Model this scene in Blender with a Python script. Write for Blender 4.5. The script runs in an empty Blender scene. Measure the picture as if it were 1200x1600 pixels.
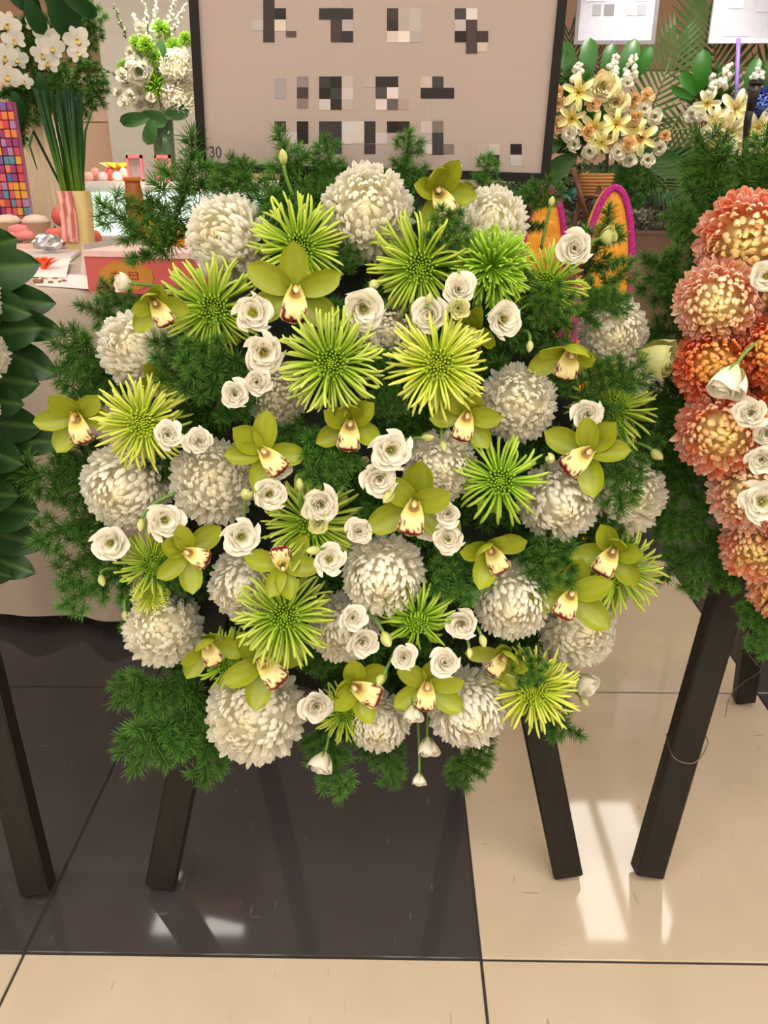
import bpy, math, random
import numpy as np
from mathutils import Vector, Matrix

# ------------------------------------------------------------------ camera, world, light, exposure
scene = bpy.context.scene
COL = scene.collection
R_ = math.radians
FPX, CX, CY, HCAM = 1250.0, 600.0, 800.0, 1.30
PITCH, YAW = R_(22.98), R_(0.93)
cam_d = bpy.data.cameras.new('camera')
cam_d.sensor_fit = 'VERTICAL'
cam_d.sensor_height = 24.0
cam_d.lens = 24.0 * FPX / 1600.0
cam_d.clip_start = 0.02
cam = bpy.data.objects.new('camera', cam_d)
COL.objects.link(cam)
cam.location = (0, 0, HCAM)
cam.rotation_euler = (math.pi / 2 - PITCH, 0, YAW)
scene.camera = cam
CR = cam.rotation_euler.to_matrix()
CP = Vector((0, 0, HCAM))

world = bpy.data.worlds.new('world')
scene.world = world
world.use_nodes = True
world.node_tree.nodes['Background'].inputs[0].default_value = (1.0, 0.93, 0.84, 1)
world.node_tree.nodes['Background'].inputs[1].default_value = 0.15
scene.view_settings.view_transform = 'Standard'
scene.view_settings.look = 'None'
scene.view_settings.gamma = 1.0
scene.view_settings.use_curve_mapping = False
scene.view_settings.exposure = 0.16
scene.cycles.max_bounces = 6
scene.cycles.use_light_tree = False
scene.cycles.diffuse_bounces = 5
scene.cycles.glossy_bounces = 3
scene.cycles.transmission_bounces = 4
PANEL_POWER = 9.5          # radiance of the ceiling light panels
PANEL_TINT = (1.0, 0.94, 0.85)
CEIL_Z = 3.0
PANEL_XY = [(x, y) for x in (-3.6, -1.20, 1.46, 4.0) for y in (4.05, 1.55)] + [(x, y) for x in (-3.6, -2.33, -1.07, .20, 1.46, 2.73, 4.0) for y in (-.2, -1.8, -3.4, -5.0)]  # rear rows behind the camera are added to light the flowers from in front

# ------------------------------------------------------------------ helpers
def lin(c):
    out = []
    for v in c[:3]:
        v = v / 255.0
        out.append(v / 12.92 if v <= 0.04045 else ((v + 0.055) / 1.055) ** 2.4)
    return tuple(out) + (1.0,)

def hexc(h):
    return tuple(int(h[i:i + 2], 16) for i in (1, 3, 5))

def ray(px, py):
    d = CR @ Vector(((px - CX) / FPX, -(py - CY) / FPX, -1.0))
    return d

def at(px, py, Y):
    d = ray(px, py)
    return CP + d * (Y / d.y)

def atz(px, py, z):
    d = ray(px, py)
    return CP + d * ((z - HCAM) / d.z)

def mpp(p):                       # metres per photo pixel at a point
    return -(CR.inverted() @ (p - CP)).z / FPX

def tag(o, label=None, cat=None, group=None, kind=None):
    if label: o['label'] = label
    if cat: o['category'] = cat
    if group: o['group'] = group
    if kind: o['kind'] = kind
    return o

def empty(name, M, label=None, cat=None, group=None):
    o = bpy.data.objects.new(name, None)
    o.empty_display_size = 0.02
    COL.objects.link(o)
    o.matrix_world = M if isinstance(M, Matrix) else Matrix.Translation(M)
    return tag(o, label, cat, group)

def obj(name, me, parent=None, mat=None, local=None, **kw):
    o = bpy.data.objects.new(name, me)
    COL.objects.link(o)
    if parent is not None:
        o.parent = parent
    if local is not None:
        o.matrix_local = local if isinstance(local, Matrix) else Matrix.Translation(local)
    if mat is not None:
        if len(me.materials) == 0:
            me.materials.append(mat)
        elif me.materials[0] != mat:
            o.material_slots[0].link = 'OBJECT'
            o.material_slots[0].material = mat
    return tag(o, **kw)

class MB:
    """collects vertices, faces and colours, then becomes one mesh"""
    def __init__(s):
        s.v, s.f, s.c, s.n = [], [], [], 0
    def add(s, V, F, col=(1, 1, 1)):
        V = np.asarray(V, float).reshape(-1, 3)
        s.v.append(V)
        s.f += [tuple(int(i) + s.n for i in f) for f in F]
        c = np.asarray(col, float)
        if c.ndim == 1:
            c = np.tile(c[:3], (len(V), 1))
        s.c.append(c[:, :3])
        s.n += len(V)
        return s
    def grid(s, P, col=(1, 1, 1), closed=False):
        P = np.asarray(P, float)
        a, b = P.shape[:2]
        F = []
        for i in range(a - 1):
            for j in range(b - 1 if not closed else b):
                k = (j + 1) % b
                F.append((i * b + j, i * b + k, (i + 1) * b + k, (i + 1) * b + j))
        c = np.asarray(col, float)
        if c.ndim == 3:
            c = c.reshape(-1, c.shape[-1])
        return s.add(P.reshape(-1, 3), F, c)
    def box(s, lo, hi, col=(1, 1, 1), M=None):
        x0, y0, z0 = lo; x1, y1, z1 = hi
        V = [(x0, y0, z0), (x1, y0, z0), (x1, y1, z0), (x0, y1, z0), (x0, y0, z1), (x1, y0, z1), (x1, y1, z1), (x0, y1, z1)]
        if M is not None:
            V = [tuple(M @ Vector(v)) for v in V]
        return s.add(V, [(0, 3, 2, 1), (4, 5, 6, 7), (0, 1, 5, 4), (1, 2, 6, 5), (2, 3, 7, 6), (3, 0, 4, 7)], col)
    def tube(s, pts, rad, n=6, col=(1, 1, 1), cap=True):
        pts = np.asarray([tuple(p) for p in pts], float)
        m = len(pts)
        rad = np.broadcast_to(np.asarray(rad, float), (m,))
        T = np.gradient(pts, axis=0)
        T /= np.linalg.norm(T, axis=1)[:, None] + 1e-12
        ref = np.array([0.0, 0, 1]) if abs(T[0][2]) < 0.9 else np.array([1.0, 0, 0])
        P = np.zeros((m, n, 3))
        for i in range(m):
            a = np.cross(T[i], ref); a /= np.linalg.norm(a) + 1e-12
            b = np.cross(T[i], a)
            ref = np.cross(a, T[i]) if i else ref
            for j in range(n):
                t = 2 * math.pi * j / n
                P[i, j] = pts[i] + rad[i] * (a * math.cos(t) + b * math.sin(t))
        base = s.n
        c = np.asarray(col, float)
        if c.ndim == 2:
            c = np.repeat(c[:, None, :], n, axis=1)
        s.grid(P, c, closed=True)
        if cap:
            s.f.append(tuple(base + j for j in range(n))[::-1])
            s.f.append(tuple(base + (m - 1) * n + j for j in range(n)))
        return s
    def lathe(s, prof, n=16, col=(1, 1, 1), c=(0, 0, 0), cap=True):
        P = np.array([[(c[0] + r * math.cos(2 * math.pi * j / n), c[1] + r * math.sin(2 * math.pi * j / n), c[2] + z) for j in range(n)] for r, z in prof])
        base = s.n
        s.grid(P, col, closed=True)
        if cap:
            s.f.append(tuple(base + j for j in range(n))[::-1])
            s.f.append(tuple(base + (len(prof) - 1) * n + j for j in range(n)))
        return s
    def mesh(s, name, smooth=True):
        me = bpy.data.meshes.new(name)
        V = np.concatenate(s.v)
        me.from_pydata(V.tolist(), [], s.f)
        a = me.attributes.new('Col', 'FLOAT_COLOR', 'POINT')
        C = np.concatenate(s.c)
        a.data.foreach_set('color', np.concatenate([C, np.ones((len(C), 1))], axis=1).astype(np.float32).ravel())
        me.polygons.foreach_set('use_smooth', [smooth] * len(me.polygons))
        me.update()
        return me

def bevel_box(name, sx, sy, sz, b=0.004):
    """box centred in x,y, standing on z=0, with chamfered edges"""
    import bmesh
    bm = bmesh.new()
    bmesh.ops.create_cube(bm, size=1.0, matrix=Matrix.Translation((0, 0, sz / 2)) @ Matrix.Diagonal((sx, sy, sz, 1)))
    bmesh.ops.bevel(bm, geom=bm.edges[:], offset=b, segments=1, affect='EDGES')
    me = bpy.data.meshes.new(name)
    bm.to_mesh(me); bm.free()
    return me

# ------------------------------------------------------------------ materials
MATS = {}
def _nodes(name):
    m = bpy.data.materials.new(name)
    m.use_nodes = True
    nt = m.node_tree
    return m, nt, nt.nodes['Principled BSDF'], nt.nodes['Material Output']

def mat(name, rgb, rough=0.5, var=0.12, scale=30.0, bump=0.0, metal=0.0, spec=0.5, emit=None, estr=0.0, alpha_trans=0.0, stretch=None):
    if name in MATS: return MATS[name]
    m, nt, b, out = _nodes(name)
    N = nt.nodes; L = nt.links
    c = lin(rgb)
    tc = N.new('ShaderNodeTexCoord')
    src = tc.outputs['Object']
    if stretch:
        mp = N.new('ShaderNodeMapping'); mp.inputs['Scale'].default_value = stretch
        L.new(src, mp.inputs['Vector']); src = mp.outputs['Vector']
    nz = N.new('ShaderNodeTexNoise'); nz.inputs['Scale'].default_value = scale; nz.inputs['Detail'].default_value = 4
    L.new(src, nz.inputs['Vector'])
    mx = N.new('ShaderNodeMixRGB')
    mx.inputs[1].default_value = tuple(v * (1 - var) for v in c[:3]) + (1,)
    mx.inputs[2].default_value = tuple(min(1, v * (1 + var)) for v in c[:3]) + (1,)
    L.new(nz.outputs['Fac'], mx.inputs[0]); L.new(mx.outputs[0], b.inputs['Base Color'])
    b.inputs['Roughness'].default_value = rough
    b.inputs['Metallic'].default_value = metal
    b.inputs['Specular IOR Level'].default_value = spec
    if alpha_trans: b.inputs['Transmission Weight'].default_value = alpha_trans
    if emit:
        b.inputs['Emission Color'].default_value = lin(emit); b.inputs['Emission Strength'].default_value = estr
    if bump:
        bp = N.new('ShaderNodeBump'); bp.inputs['Strength'].default_value = bump; bp.inputs['Distance'].default_value = 0.01
        L.new(nz.outputs['Fac'], bp.inputs['Height']); L.new(bp.outputs[0], b.inputs['Normal'])
    MATS[name] = m
    return m

def petal_mat(name, tint=(255, 255, 255), rough=0.55, transl=0.22, var=0.10, scale=60.0, spec=0.25, rnd=0.08):
    """colour from the petal's own pigment attribute, a little mottling, some light let through"""
    if name in MATS: return MATS[name]
    m, nt, b, out = _nodes(name)
    N = nt.nodes; L = nt.links
    at_ = N.new('ShaderNodeAttribute'); at_.attribute_name = 'Col'
    nz = N.new('ShaderNodeTexNoise'); nz.inputs['Scale'].default_value = scale
    tc = N.new('ShaderNodeTexCoord'); L.new(tc.outputs['Object'], nz.inputs['Vector'])
    oi = N.new('ShaderNodeObjectInfo')
    mr = N.new('ShaderNodeMapRange'); mr.inputs[3].default_value = 1 - var; mr.inputs[4].default_value = 1 + var
    L.new(nz.outputs['Fac'], mr.inputs[0])
    mo = N.new('ShaderNodeMapRange'); mo.inputs[3].default_value = 1 - rnd; mo.inputs[4].default_value = 1 + rnd
    L.new(oi.outputs['Random'], mo.inputs[0])
    mu = N.new('ShaderNodeMath'); mu.operation = 'MULTIPLY'
    L.new(mr.outputs[0], mu.inputs[0]); L.new(mo.outputs[0], mu.inputs[1])
    vm = N.new('ShaderNodeVectorMath'); vm.operation = 'MULTIPLY'
    vm.inputs[1].default_value = lin(tint)[:3]
    L.new(at_.outputs['Color'], vm.inputs[0])
    vs = N.new('ShaderNodeVectorMath'); vs.operation = 'SCALE'
    L.new(vm.outputs[0], vs.inputs[0]); L.new(mu.outputs[0], vs.inputs['Scale'])
    L.new(vs.outputs[0], b.inputs['Base Color'])
    b.inputs['Roughness'].default_value = rough
    b.inputs['Specular IOR Level'].default_value = spec
    tr = N.new('ShaderNodeBsdfTranslucent')
    L.new(vs.outputs[0], tr.inputs['Color'])
    mix = N.new('ShaderNodeMixShader'); mix.inputs[0].default_value = transl
    L.new(b.outputs[0], mix.inputs[1]); L.new(tr.outputs[0], mix.inputs[2]); L.new(mix.outputs[0], out.inputs['Surface'])
    MATS[name] = m
    return m

def tile_mat(name, rgb, rgb2, rough, fleck):
    m, nt, b, out = _nodes(name)
    N = nt.nodes; L = nt.links
    g = N.new('ShaderNodeNewGeometry')
    n1 = N.new('ShaderNodeTexNoise'); n1.inputs['Scale'].default_value = 9; n1.inputs['Detail'].default_value = 6
    L.new(g.outputs['Position'], n1.inputs['Vector'])
    mx = N.new('ShaderNodeMixRGB'); mx.inputs[1].default_value = lin(rgb); mx.inputs[2].default_value = lin(rgb2)
    L.new(n1.outputs['Fac'], mx.inputs[0])
    last = mx.outputs[0]
    for sx, sy, rot in ((95, 9, 0.5), (11, 80, 0.3), (70, 12, -0.9)):      # short hairline scratches
        mp = N.new('ShaderNodeMapping'); mp.inputs['Scale'].default_value = (sx, sy, 1); mp.inputs['Rotation'].default_value = (0, 0, rot)
        L.new(g.outputs['Position'], mp.inputs['Vector'])
        n2 = N.new('ShaderNodeTexNoise'); n2.inputs['Scale'].default_value = 1.0; n2.inputs['Detail'].default_value = 1
        L.new(mp.outputs[0], n2.inputs['Vector'])
        r = N.new('ShaderNodeValToRGB'); r.color_ramp.elements[0].position = 0.765; r.color_ramp.elements[1].position = 0.80
        L.new(n2.outputs['Fac'], r.inputs[0])
        m2 = N.new('ShaderNodeMixRGB'); m2.inputs[2].default_value = lin(fleck)
        ml = N.new('ShaderNodeMath'); ml.operation = 'MULTIPLY'; ml.inputs[1].default_value = 0.55
        L.new(r.outputs[0], ml.inputs[0]); L.new(ml.outputs[0], m2.inputs[0]); L.new(last, m2.inputs[1])
        last = m2.outputs[0]
    L.new(last, b.inputs['Base Color'])
    b.inputs['Roughness'].default_value = rough
    b.inputs['Specular IOR Level'].default_value = 0.42
    MATS[name] = m
    return m

def emit_mat(name, rgb, strength):
    if name in MATS: return MATS[name]
    m, nt, b, out = _nodes(name)
    b.inputs['Base Color'].default_value = lin((230, 230, 230))
    c = rgb if max(rgb) <= 1.0 else lin(rgb)
    b.inputs['Emission Color'].default_value = (c[0], c[1], c[2], 1)
    b.inputs['Emission Strength'].default_value = strength
    MATS[name] = m
    return m

# ------------------------------------------------------------------ the room
def struct(name, me, m, parent=None, loc=None):
    return obj(name, me, parent, m, loc, kind=None if parent else 'structure')

X_A = (atz(752, 1503, 0).x + atz(718, 1180, 0).x) / 2
X_B = (atz(40, 1485, 0).x + atz(210, 1130, 0).x) / 2
TX = X_A - X_B
Y0 = atz(600, 1497, 0).y
TY = atz(600, 1078, 0).y - Y0
cream = tile_mat('cream_tile', (170, 156, 136), (181, 167, 147), 0.055, (120, 95, 70))
darkt = tile_mat('charcoal_tile', (51, 48, 49), (58, 55, 56), 0.055, (92, 88, 88))
g = MB().box((-5, -7, -0.02), (5, 6.2, -0.003))
floor = struct('floor', g.mesh('floor_base', False), mat('grout', (38, 34, 33), 0.8))
tile_me = bevel_box('tile', TX - 0.005, TY - 0.005, 0.01, 0.0015)
tile_me.materials.append(cream)
tile_dk = tile_me.copy(); tile_dk.materials.clear(); tile_dk.materials.append(darkt)
for r in range(-10, 7):
    for c in range(-7, 6):
        x = X_A + (c + 0.5) * TX; y = Y0 + (r + 0.5) * TY
        if not (-5.2 < x < 5.2 and -7.2 < y < 6.3): continue
        if r < 0: dark = False
        elif r <= 1: dark = c != 0
        elif r <= 3: dark = True
        else: dark = (c % 3 != 0)
        obj('tile', tile_dk if dark else tile_me, floor, None, (x, y, -0.0098))

def wall(name, lo, hi, m):
    return struct(name, MB().box(lo, hi).mesh(name, False), m)
wood = mat('wall_wood', (226, 190, 162), 0.45, 0.08, 6, stretch=(1, 1, 0.15))
wood_d = mat('wall_wood_brown', (176, 136, 110), 0.45, 0.08, 6, stretch=(0.15, 1, 1))
plaster = mat('plaster', (236, 226, 210), 0.8, 0.04, 12)
wb = wall('wall_back', (-5.1, 6.2, 0), (5.1, 6.35, CEIL_Z), wood)
wall('wall_front', (-5.1, -7.15, 0), (5.1, -7.0, CEIL_Z), plaster)
wall('wall_left', (-5.15, -7, 0), (-5.0, 6.2, CEIL_Z), plaster)
wall('wall_right', (5.0, -7, 0), (5.15, 6.2, CEIL_Z), plaster)
wall('ceiling', (-5.1, -7.1, CEIL_Z), (5.1, 6.3, CEIL_Z + 0.1), mat('ceiling_paint', (232, 224, 212), 0.9, 0.02))
# panelling on the back wall: lower wood boards, a band coloured paler to show light on it, and a brown band above
for x0 in np.arange(-5.0, 5.0, 1.25):
    for z0, z1, mm in ((0.0, 1.62, wood), (1.63, 1.93, mat('panel_lit_tone', (240, 212, 190), 0.5, 0.05, 8)), (1.94, CEIL_Z, wood_d)):
        obj('panel', MB().box((x0 + 0.006, 6.17, z0), (x0 + 1.244, 6.205, z1)).mesh('panel', False), wb, mm)

lamp_m = emit_mat('light_panel_glow', PANEL_TINT, PANEL_POWER)
rim_m = mat('light_trim', (225, 222, 215), 0.5)
for i, (x, y) in enumerate(PANEL_XY):
    t = empty('ceiling_light', Vector((x, y, CEIL_Z)), 'recessed ceiling light panel with a white rim, rear rows added for front light', 'ceiling light', 'ceiling light panels')
    for xa, xb in ((-.28, -.035), (.035, .28)):
        obj('diffuser', MB().add([(xa, -.58, -.012), (xa, .58, -.012), (xb, .58, -.012), (xb, -.58, -.012)], [(0, 1, 2, 3)]).mesh('diffuser', False), t, lamp_m)
    f = MB()
    f.box((-0.31, -0.61, -0.02), (-0.28, 0.61, -0.001)).box((0.28, -0.61, -0.02), (0.31, 0.61, -0.001))
    f.box((-0.28, -0.61, -0.02), (0.28, -0.58, -0.001)).box((-0.28, 0.58, -0.02), (0.28, 0.61, -0.001))
    f.box((-0.035, -0.58, -0.02), (0.035, 0.58, -0.001))
    obj('rim', f.mesh('rim', False), t, rim_m)

# ------------------------------------------------------------------ plant prototypes (unit size, facing +Z)
rng = np.random.default_rng(7)
def C(*rgb): return np.array(lin(rgb)[:3])

def mum_mesh(seed, outer, inner, base, N=420, tmax=2.2, width=0.068, alt=None, shag=0.0):
    """incurved ball chrysanthemum: spoon petals on a ball; returns (petals, centre petals)"""
    rg = np.random.default_rng(seed)
    A, B = MB(), MB()
    ga = math.pi * (3 - math.sqrt(5))
    T = np.array([0, .35, .6, .8, .93, 1.0])
    WT = np.array([.5, .8, 1.0, 1.02, .82, .38])
    for k in range(N):
        th = math.acos(1 - (k + 0.5) / N * (1 - math.cos(tmax)))
        ph = k * ga + rg.normal(0, .12); th = max(0.03, th + rg.normal(0, .05))
        st, ct, sp, cp = math.sin(th), math.cos(th), math.sin(ph), math.cos(ph)
        d = np.array([st * cp, st * sp, ct]); e = np.array([-ct * cp, -ct * sp, st]); s = np.cross(d, e)
        f = min(1, th / 0.7)
        # the petal leaves the ball a little below its tip and curls over towards the pole
        curl = (1.65 - .40 * min(1, th / 1.9)) * rg.uniform(.75, 1.15) - shag * f
        tw = rg.normal(0, .22)
        s2 = s * math.cos(tw) + d * math.sin(tw) * .5
        L = (.50 + .14 * f) * rg.uniform(.92, 1.08)
        w = width * (0.68 + .32 * f) * rg.uniform(.85, 1.15)
        start = (.40 + .10 * f + rg.uniform(-.03, .03)) * (.92 + .08 * f)
        p = d * start - e * (.16 * f)
        pts, inn = [p], []
        for i in range(6):
            fi = curl * T[i] ** 1.6
            inn.append(e * math.cos(fi) - d * math.sin(fi))
            if i < 5:
                fm = curl * ((T[i] + T[i + 1]) / 2) ** 1.6
                p = p + (d * math.cos(fm) + e * math.sin(fm)) * (L * (T[i + 1] - T[i]))
                pts.append(p)
        cen = np.array(pts); inn = np.array(inn)
        P = np.zeros((6, 5, 3))
        for j, u in enumerate((-1, -.55, 0, .55, 1)):
            P[:, j] = cen + s2 * (w * WT * u)[:, None] + inn * (w * .85 * WT * u * u)[:, None]
        g = math.exp(-(th / .42) ** 2)
        tip = outer * (1 - g) + inner * g
        if alt is not None:
            q = np.clip((th - .35) / .65 + rg.normal(0, .15), 0, 1)
            bs_ = base * q + inner * .92 * (1 - q)
            tip = inner * (1 - q) + (outer * (1 - alt[1]) + alt[0] * alt[1] if rg.random() < .5 else outer) * q
        else: bs_ = base
        tip = tip * rg.uniform(.95, 1.04)
        colr = np.array([bs_ * (1 - t) ** .7 + tip * (1 - (1 - t) ** .7) for t in np.clip(T * 1.3, 0, 1)])
        (B if th < .5 else A).grid(P, np.repeat(colr[:, None, :], 5, axis=1))
    if alt is not None:
        A.lathe([(.02, -.5), (.3, -.42), (.54, -.2), (.58, 0), (.54, .22)], 14, base, cap=False)
        B.lathe([(.54, .22), (.42, .40), (.24, .50), (.02, .54)], 14, inner * .9, cap=False)
    else: A.lathe([(.02, -.55), (.25, -.5), (.62, -.25), (.70, 0), (.62, .28), (.33, .54), (.02, .58)], 14, base)
    return A.mesh('mum_petals'), B.mesh('mum_centre')

WHITE, CREAM, YEL = C(251, 249, 242), C(250, 242, 206), C(250, 244, 218)
mums_w = [mum_mesh(s, WHITE, CREAM, YEL, N=n, width=w) for s, n, w in ((1, 410, .069), (2, 380, .072), (3, 440, .066), (4, 400, .071))]
mums_c = [mum_mesh(11, C(252, 180, 150), C(248, 226, 160), C(250, 160, 116), alt=(C(255, 224, 212), .95)),
          mum_mesh(12, C(253, 206, 186), C(250, 234, 178), C(252, 190, 150), alt=(C(255, 232, 222), .95)),
          mum_mesh(13, C(248, 146, 104), C(248, 200, 112), C(240, 118, 66), alt=(C(252, 194, 162), .95))]
M_white = petal_mat('white_petal', rough=.5, transl=.48, var=.03, scale=25, rnd=.03)
M_coral = petal_mat('coral_petal', rough=.5, transl=.30, var=.06, scale=25, rnd=.05)

def spider_mesh(seed, n_out=120, n_in=70, droop=0.25, core=C(118, 168, 40), mid=C(166, 196, 58), tip=C(204, 216, 104), r=.025, lo=.72, thmax=1.75, th0=.95):
    rg = np.random.default_rng(seed)
    A, B = MB(), MB()
    ga = math.pi * (3 - math.sqrt(5))
    for k in range(n_out):
        q = (k + .5) / n_out
        th = th0 + (thmax - th0) * q + rg.normal(0, .07); ph = k * ga + rg.normal(0, .09)
        L = rg.uniform(lo, 1.03)
        T = np.array([.08, .3, .55, .78, .93, 1.0])
        tt = th + droop * T ** 2 + rg.normal(0, .16) * T ** 2
        pp = ph + rg.normal(0, .16) * T ** 2
        pts = np.stack([np.sin(tt) * np.cos(pp), np.sin(tt) * np.sin(pp), np.cos(tt)], 1) * (L * T)[:, None]
        pts[:, 2] += .12
        # spoon tip turns up a touch
        rad = r * np.array([.75, .85, .95, 1.1, 1.05, .45]) * rg.uniform(.85, 1.15)
        cc = np.array([core * (1 - t) + mid * t for t in np.clip(T * 1.6, 0, 1)])
        v = rg.uniform(.9, 1.1)
        cc[3:] = cc[3:] * .55 + tip * .45; cc[5] = tip
        A.tube(pts, rad, 5, cc * v)
    for k in range(n_in):
        q = (k + .5) / n_in
        th = .06 + .85 * math.sqrt(q); ph = k * ga
        L = .16 + .20 * q + rg.normal(0, .015)
        T = np.array([.15, .5, .8, 1.0])
        tt = th - .55 * T ** 2 * (.3 + q)
        pts = np.stack([np.sin(tt + .1) * math.cos(ph), np.sin(tt + .1) * math.sin(ph), np.cos(tt) * .9], 1) * (L * T)[:, None]
        pts[:, :2] += np.array([math.cos(ph), math.sin(ph)]) * (.17 * q)
        pts[:, 2] += .12
        B.tube(pts, r * np.array([.8, .9, .95, .5]), 5, np.array([core * .8, core, core * .6 + mid * .4, mid]) * rg.uniform(.9, 1.1))
    return A.mesh('spider_florets'), B.mesh('spider_core')

spiders = {
    'a': spider_mesh(21), 'b': spider_mesh(22, 125, 70, .12, lo=.8, tip=C(212, 222, 120)),
    'y': spider_mesh(23, 130, 65, .2, core=C(158, 190, 48), mid=C(196, 212, 66), tip=C(224, 228, 130), lo=.7),
    'd': spider_mesh(24, 80, 60, .55, core=C(104, 158, 30), mid=C(150, 192, 48), tip=C(196, 214, 96), thmax=1.6, lo=.7, r=.031),
    'p': spider_mesh(25, 230, 110, .0, core=C(120, 178, 36), mid=C(140, 192, 42), tip=C(186, 220, 90), thmax=1.75, th0=.35, lo=.85, r=.025),
}
M_lime = petal_mat('lime_petal', rough=.45, transl=.22, var=.06, scale=40, rnd=.06)

def orchid_petal(L, W, ang, t0, t1, cup, seed, n=9, m=7, twist=0.0):
    rg = np.random.default_rng(seed)
    v = np.linspace(0, 1, n); u = np.linspace(-1, 1, m)
    tilt = t0 + (t1 - t0) * v
    ds = L / (n - 1)
    o = np.concatenate([[0], np.cumsum(np.cos(tilt[:-1]) * ds)]); z = np.concatenate([[0], np.cumsum(np.sin(tilt[:-1]) * ds)])
    w = W * (v + .04) ** .66 * (1.0001 - v) ** .52 * 2.05
    dirv = np.array([math.cos(ang), math.sin(ang), 0]); side = np.array([-math.sin(ang), math.cos(ang), 0]); zz = np.array([0, 0, 1.0])
    P = np.zeros((n, m, 3)); Cc = np.zeros((n, m, 3))
    ca, cb, cm = C(160, 174, 44), C(180, 190, 66), C(128, 146, 36)
    for i in range(n):
        nrm = -math.sin(tilt[i]) * dirv + math.cos(tilt[i]) * zz
        for j in range(m):
            ww = w[i] * u[j]
            P[i, j] = dirv * (o[i] + .05) + zz * z[i] + side * (ww * math.cos(cup * abs(u[j]) * .9) + twist * v[i] * .1) + nrm * (W * cup * u[j] ** 2 * (w[i] / W) * .55)
            vein = .5 + .5 * math.cos(u[j] * 9)
            Cc[i, j] = (ca * (1 - vein * .35) + cm * vein * .35) * (1 - .35 * v[i]) + cb * .35 * v[i]
    return MB().grid(P, Cc).mesh('orchid_petal')

def orchid_lip(seed):
    rg = np.random.default_rng(seed)
    n, m = 16, 15
    v = np.linspace(0, 1, n); u = np.linspace(-1, 1, m)
    path = np.array([(-.06, .05), (-.14, .18), (-.20, .33), (-.28, .46), (-.43, .55), (-.60, .54), (-.72, .44)])   # (y, z)
    vi = np.linspace(0, 1, len(path))
    yy = np.interp(v, vi, path[:, 0]); zz = np.interp(v, vi, path[:, 1])
    w = np.interp(v, [0, .2, .45, .6, .8, .93, 1], [.15, .26, .30, .29, .33, .26, .08])
    P = np.zeros((n, m, 3)); Cc = np.zeros((n, m, 3))
    crm, yel, mar, red = C(236, 226, 178), C(220, 204, 104), C(104, 16, 30), C(150, 62, 40)
    for i in range(n):
        up = max(0, 1 - v[i] / .55)
        for j in range(m):
            a = abs(u[j])
            x = w[i] * u[j] * (1 - .45 * up * a)
            y = yy[i] + (.26 * up * a ** 1.6)
            z = zz[i] + .06 * up * a - (.10 * (1 - up) * a ** 2) + .015 * math.sin(u[j] * 11 + v[i] * 9) * (v[i] > .5)
            P[i, j] = (x, y, z)
            c = crm * .7 + yel * .3 if v[i] > .45 else yel * .75 + crm * .25
            if v[i] < .22 and a < .6: c = c * .45 + red * .55
            edge = max(a * (1.02 if v[i] > .55 else .7), (v[i] - .55) / .42 if v[i] > .55 else 0)
            if v[i] > .5 and (edge > .74 and edge < .97 or (edge > .5 and rg.random() < .30)): c = mar * rg.uniform(.8, 1.2)
            if v[i] > .55 and a < .12 and v[i] < .9: c = c * .8 + mar * .2
            Cc[i, j] = c
    return MB().grid(P, Cc).mesh('orchid_lip')

def orchid_column():
    b = MB()
    pts = [(0, .0, .02), (0, .07, .14), (0, .09, .26), (0, .05, .37), (0, .0, .42)]
    cc = np.array([C(170, 170, 60), C(186, 176, 70), C(200, 170, 80), C(214, 178, 120), C(240, 226, 190)])
    b.tube(pts, [.05, .065, .07, .075, .045], 8, cc)
    return b.mesh('orchid_column')

HP = math.pi / 2
def orchid_set(seed, hood):
    return [('sepal', orchid_petal(1.08, .42, HP + .08, .25 + hood * .55, .60 + hood * 1.35, .75, seed)),
            ('petal', orchid_petal(1.05, .35, HP - .98, .50 + hood * .35, .15 + hood * .9, .65, seed + 1)),
            ('petal', orchid_petal(1.05, .35, HP + 1.08, .45 + hood * .35, .05 + hood * .9, .65, seed + 2)),
            ('sepal', orchid_petal(1.10, .39, HP - 2.05, -.10 + hood * .2, .50 + hood * .5, .65, seed + 3)),
            ('sepal', orchid_petal(1.10, .39, HP + 2.22, -.05 + hood * .2, .35 + hood * .5, .65, seed + 4)),
            ('lip', orchid_lip(seed + 5)), ('column', orchid_column())]
orchids = {'open': orchid_set(31, .25), 'flat': orchid_set(41, .0), 'hood': orchid_set(51, .85)}
M_orchid = petal_mat('orchid_green_petal', (232, 232, 215), rough=.32, transl=.16, var=.08, scale=4, spec=.4, rnd=.10)
M_lip = petal_mat('orchid_lip', rough=.45, transl=.12, var=.03, rnd=.05)

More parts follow.
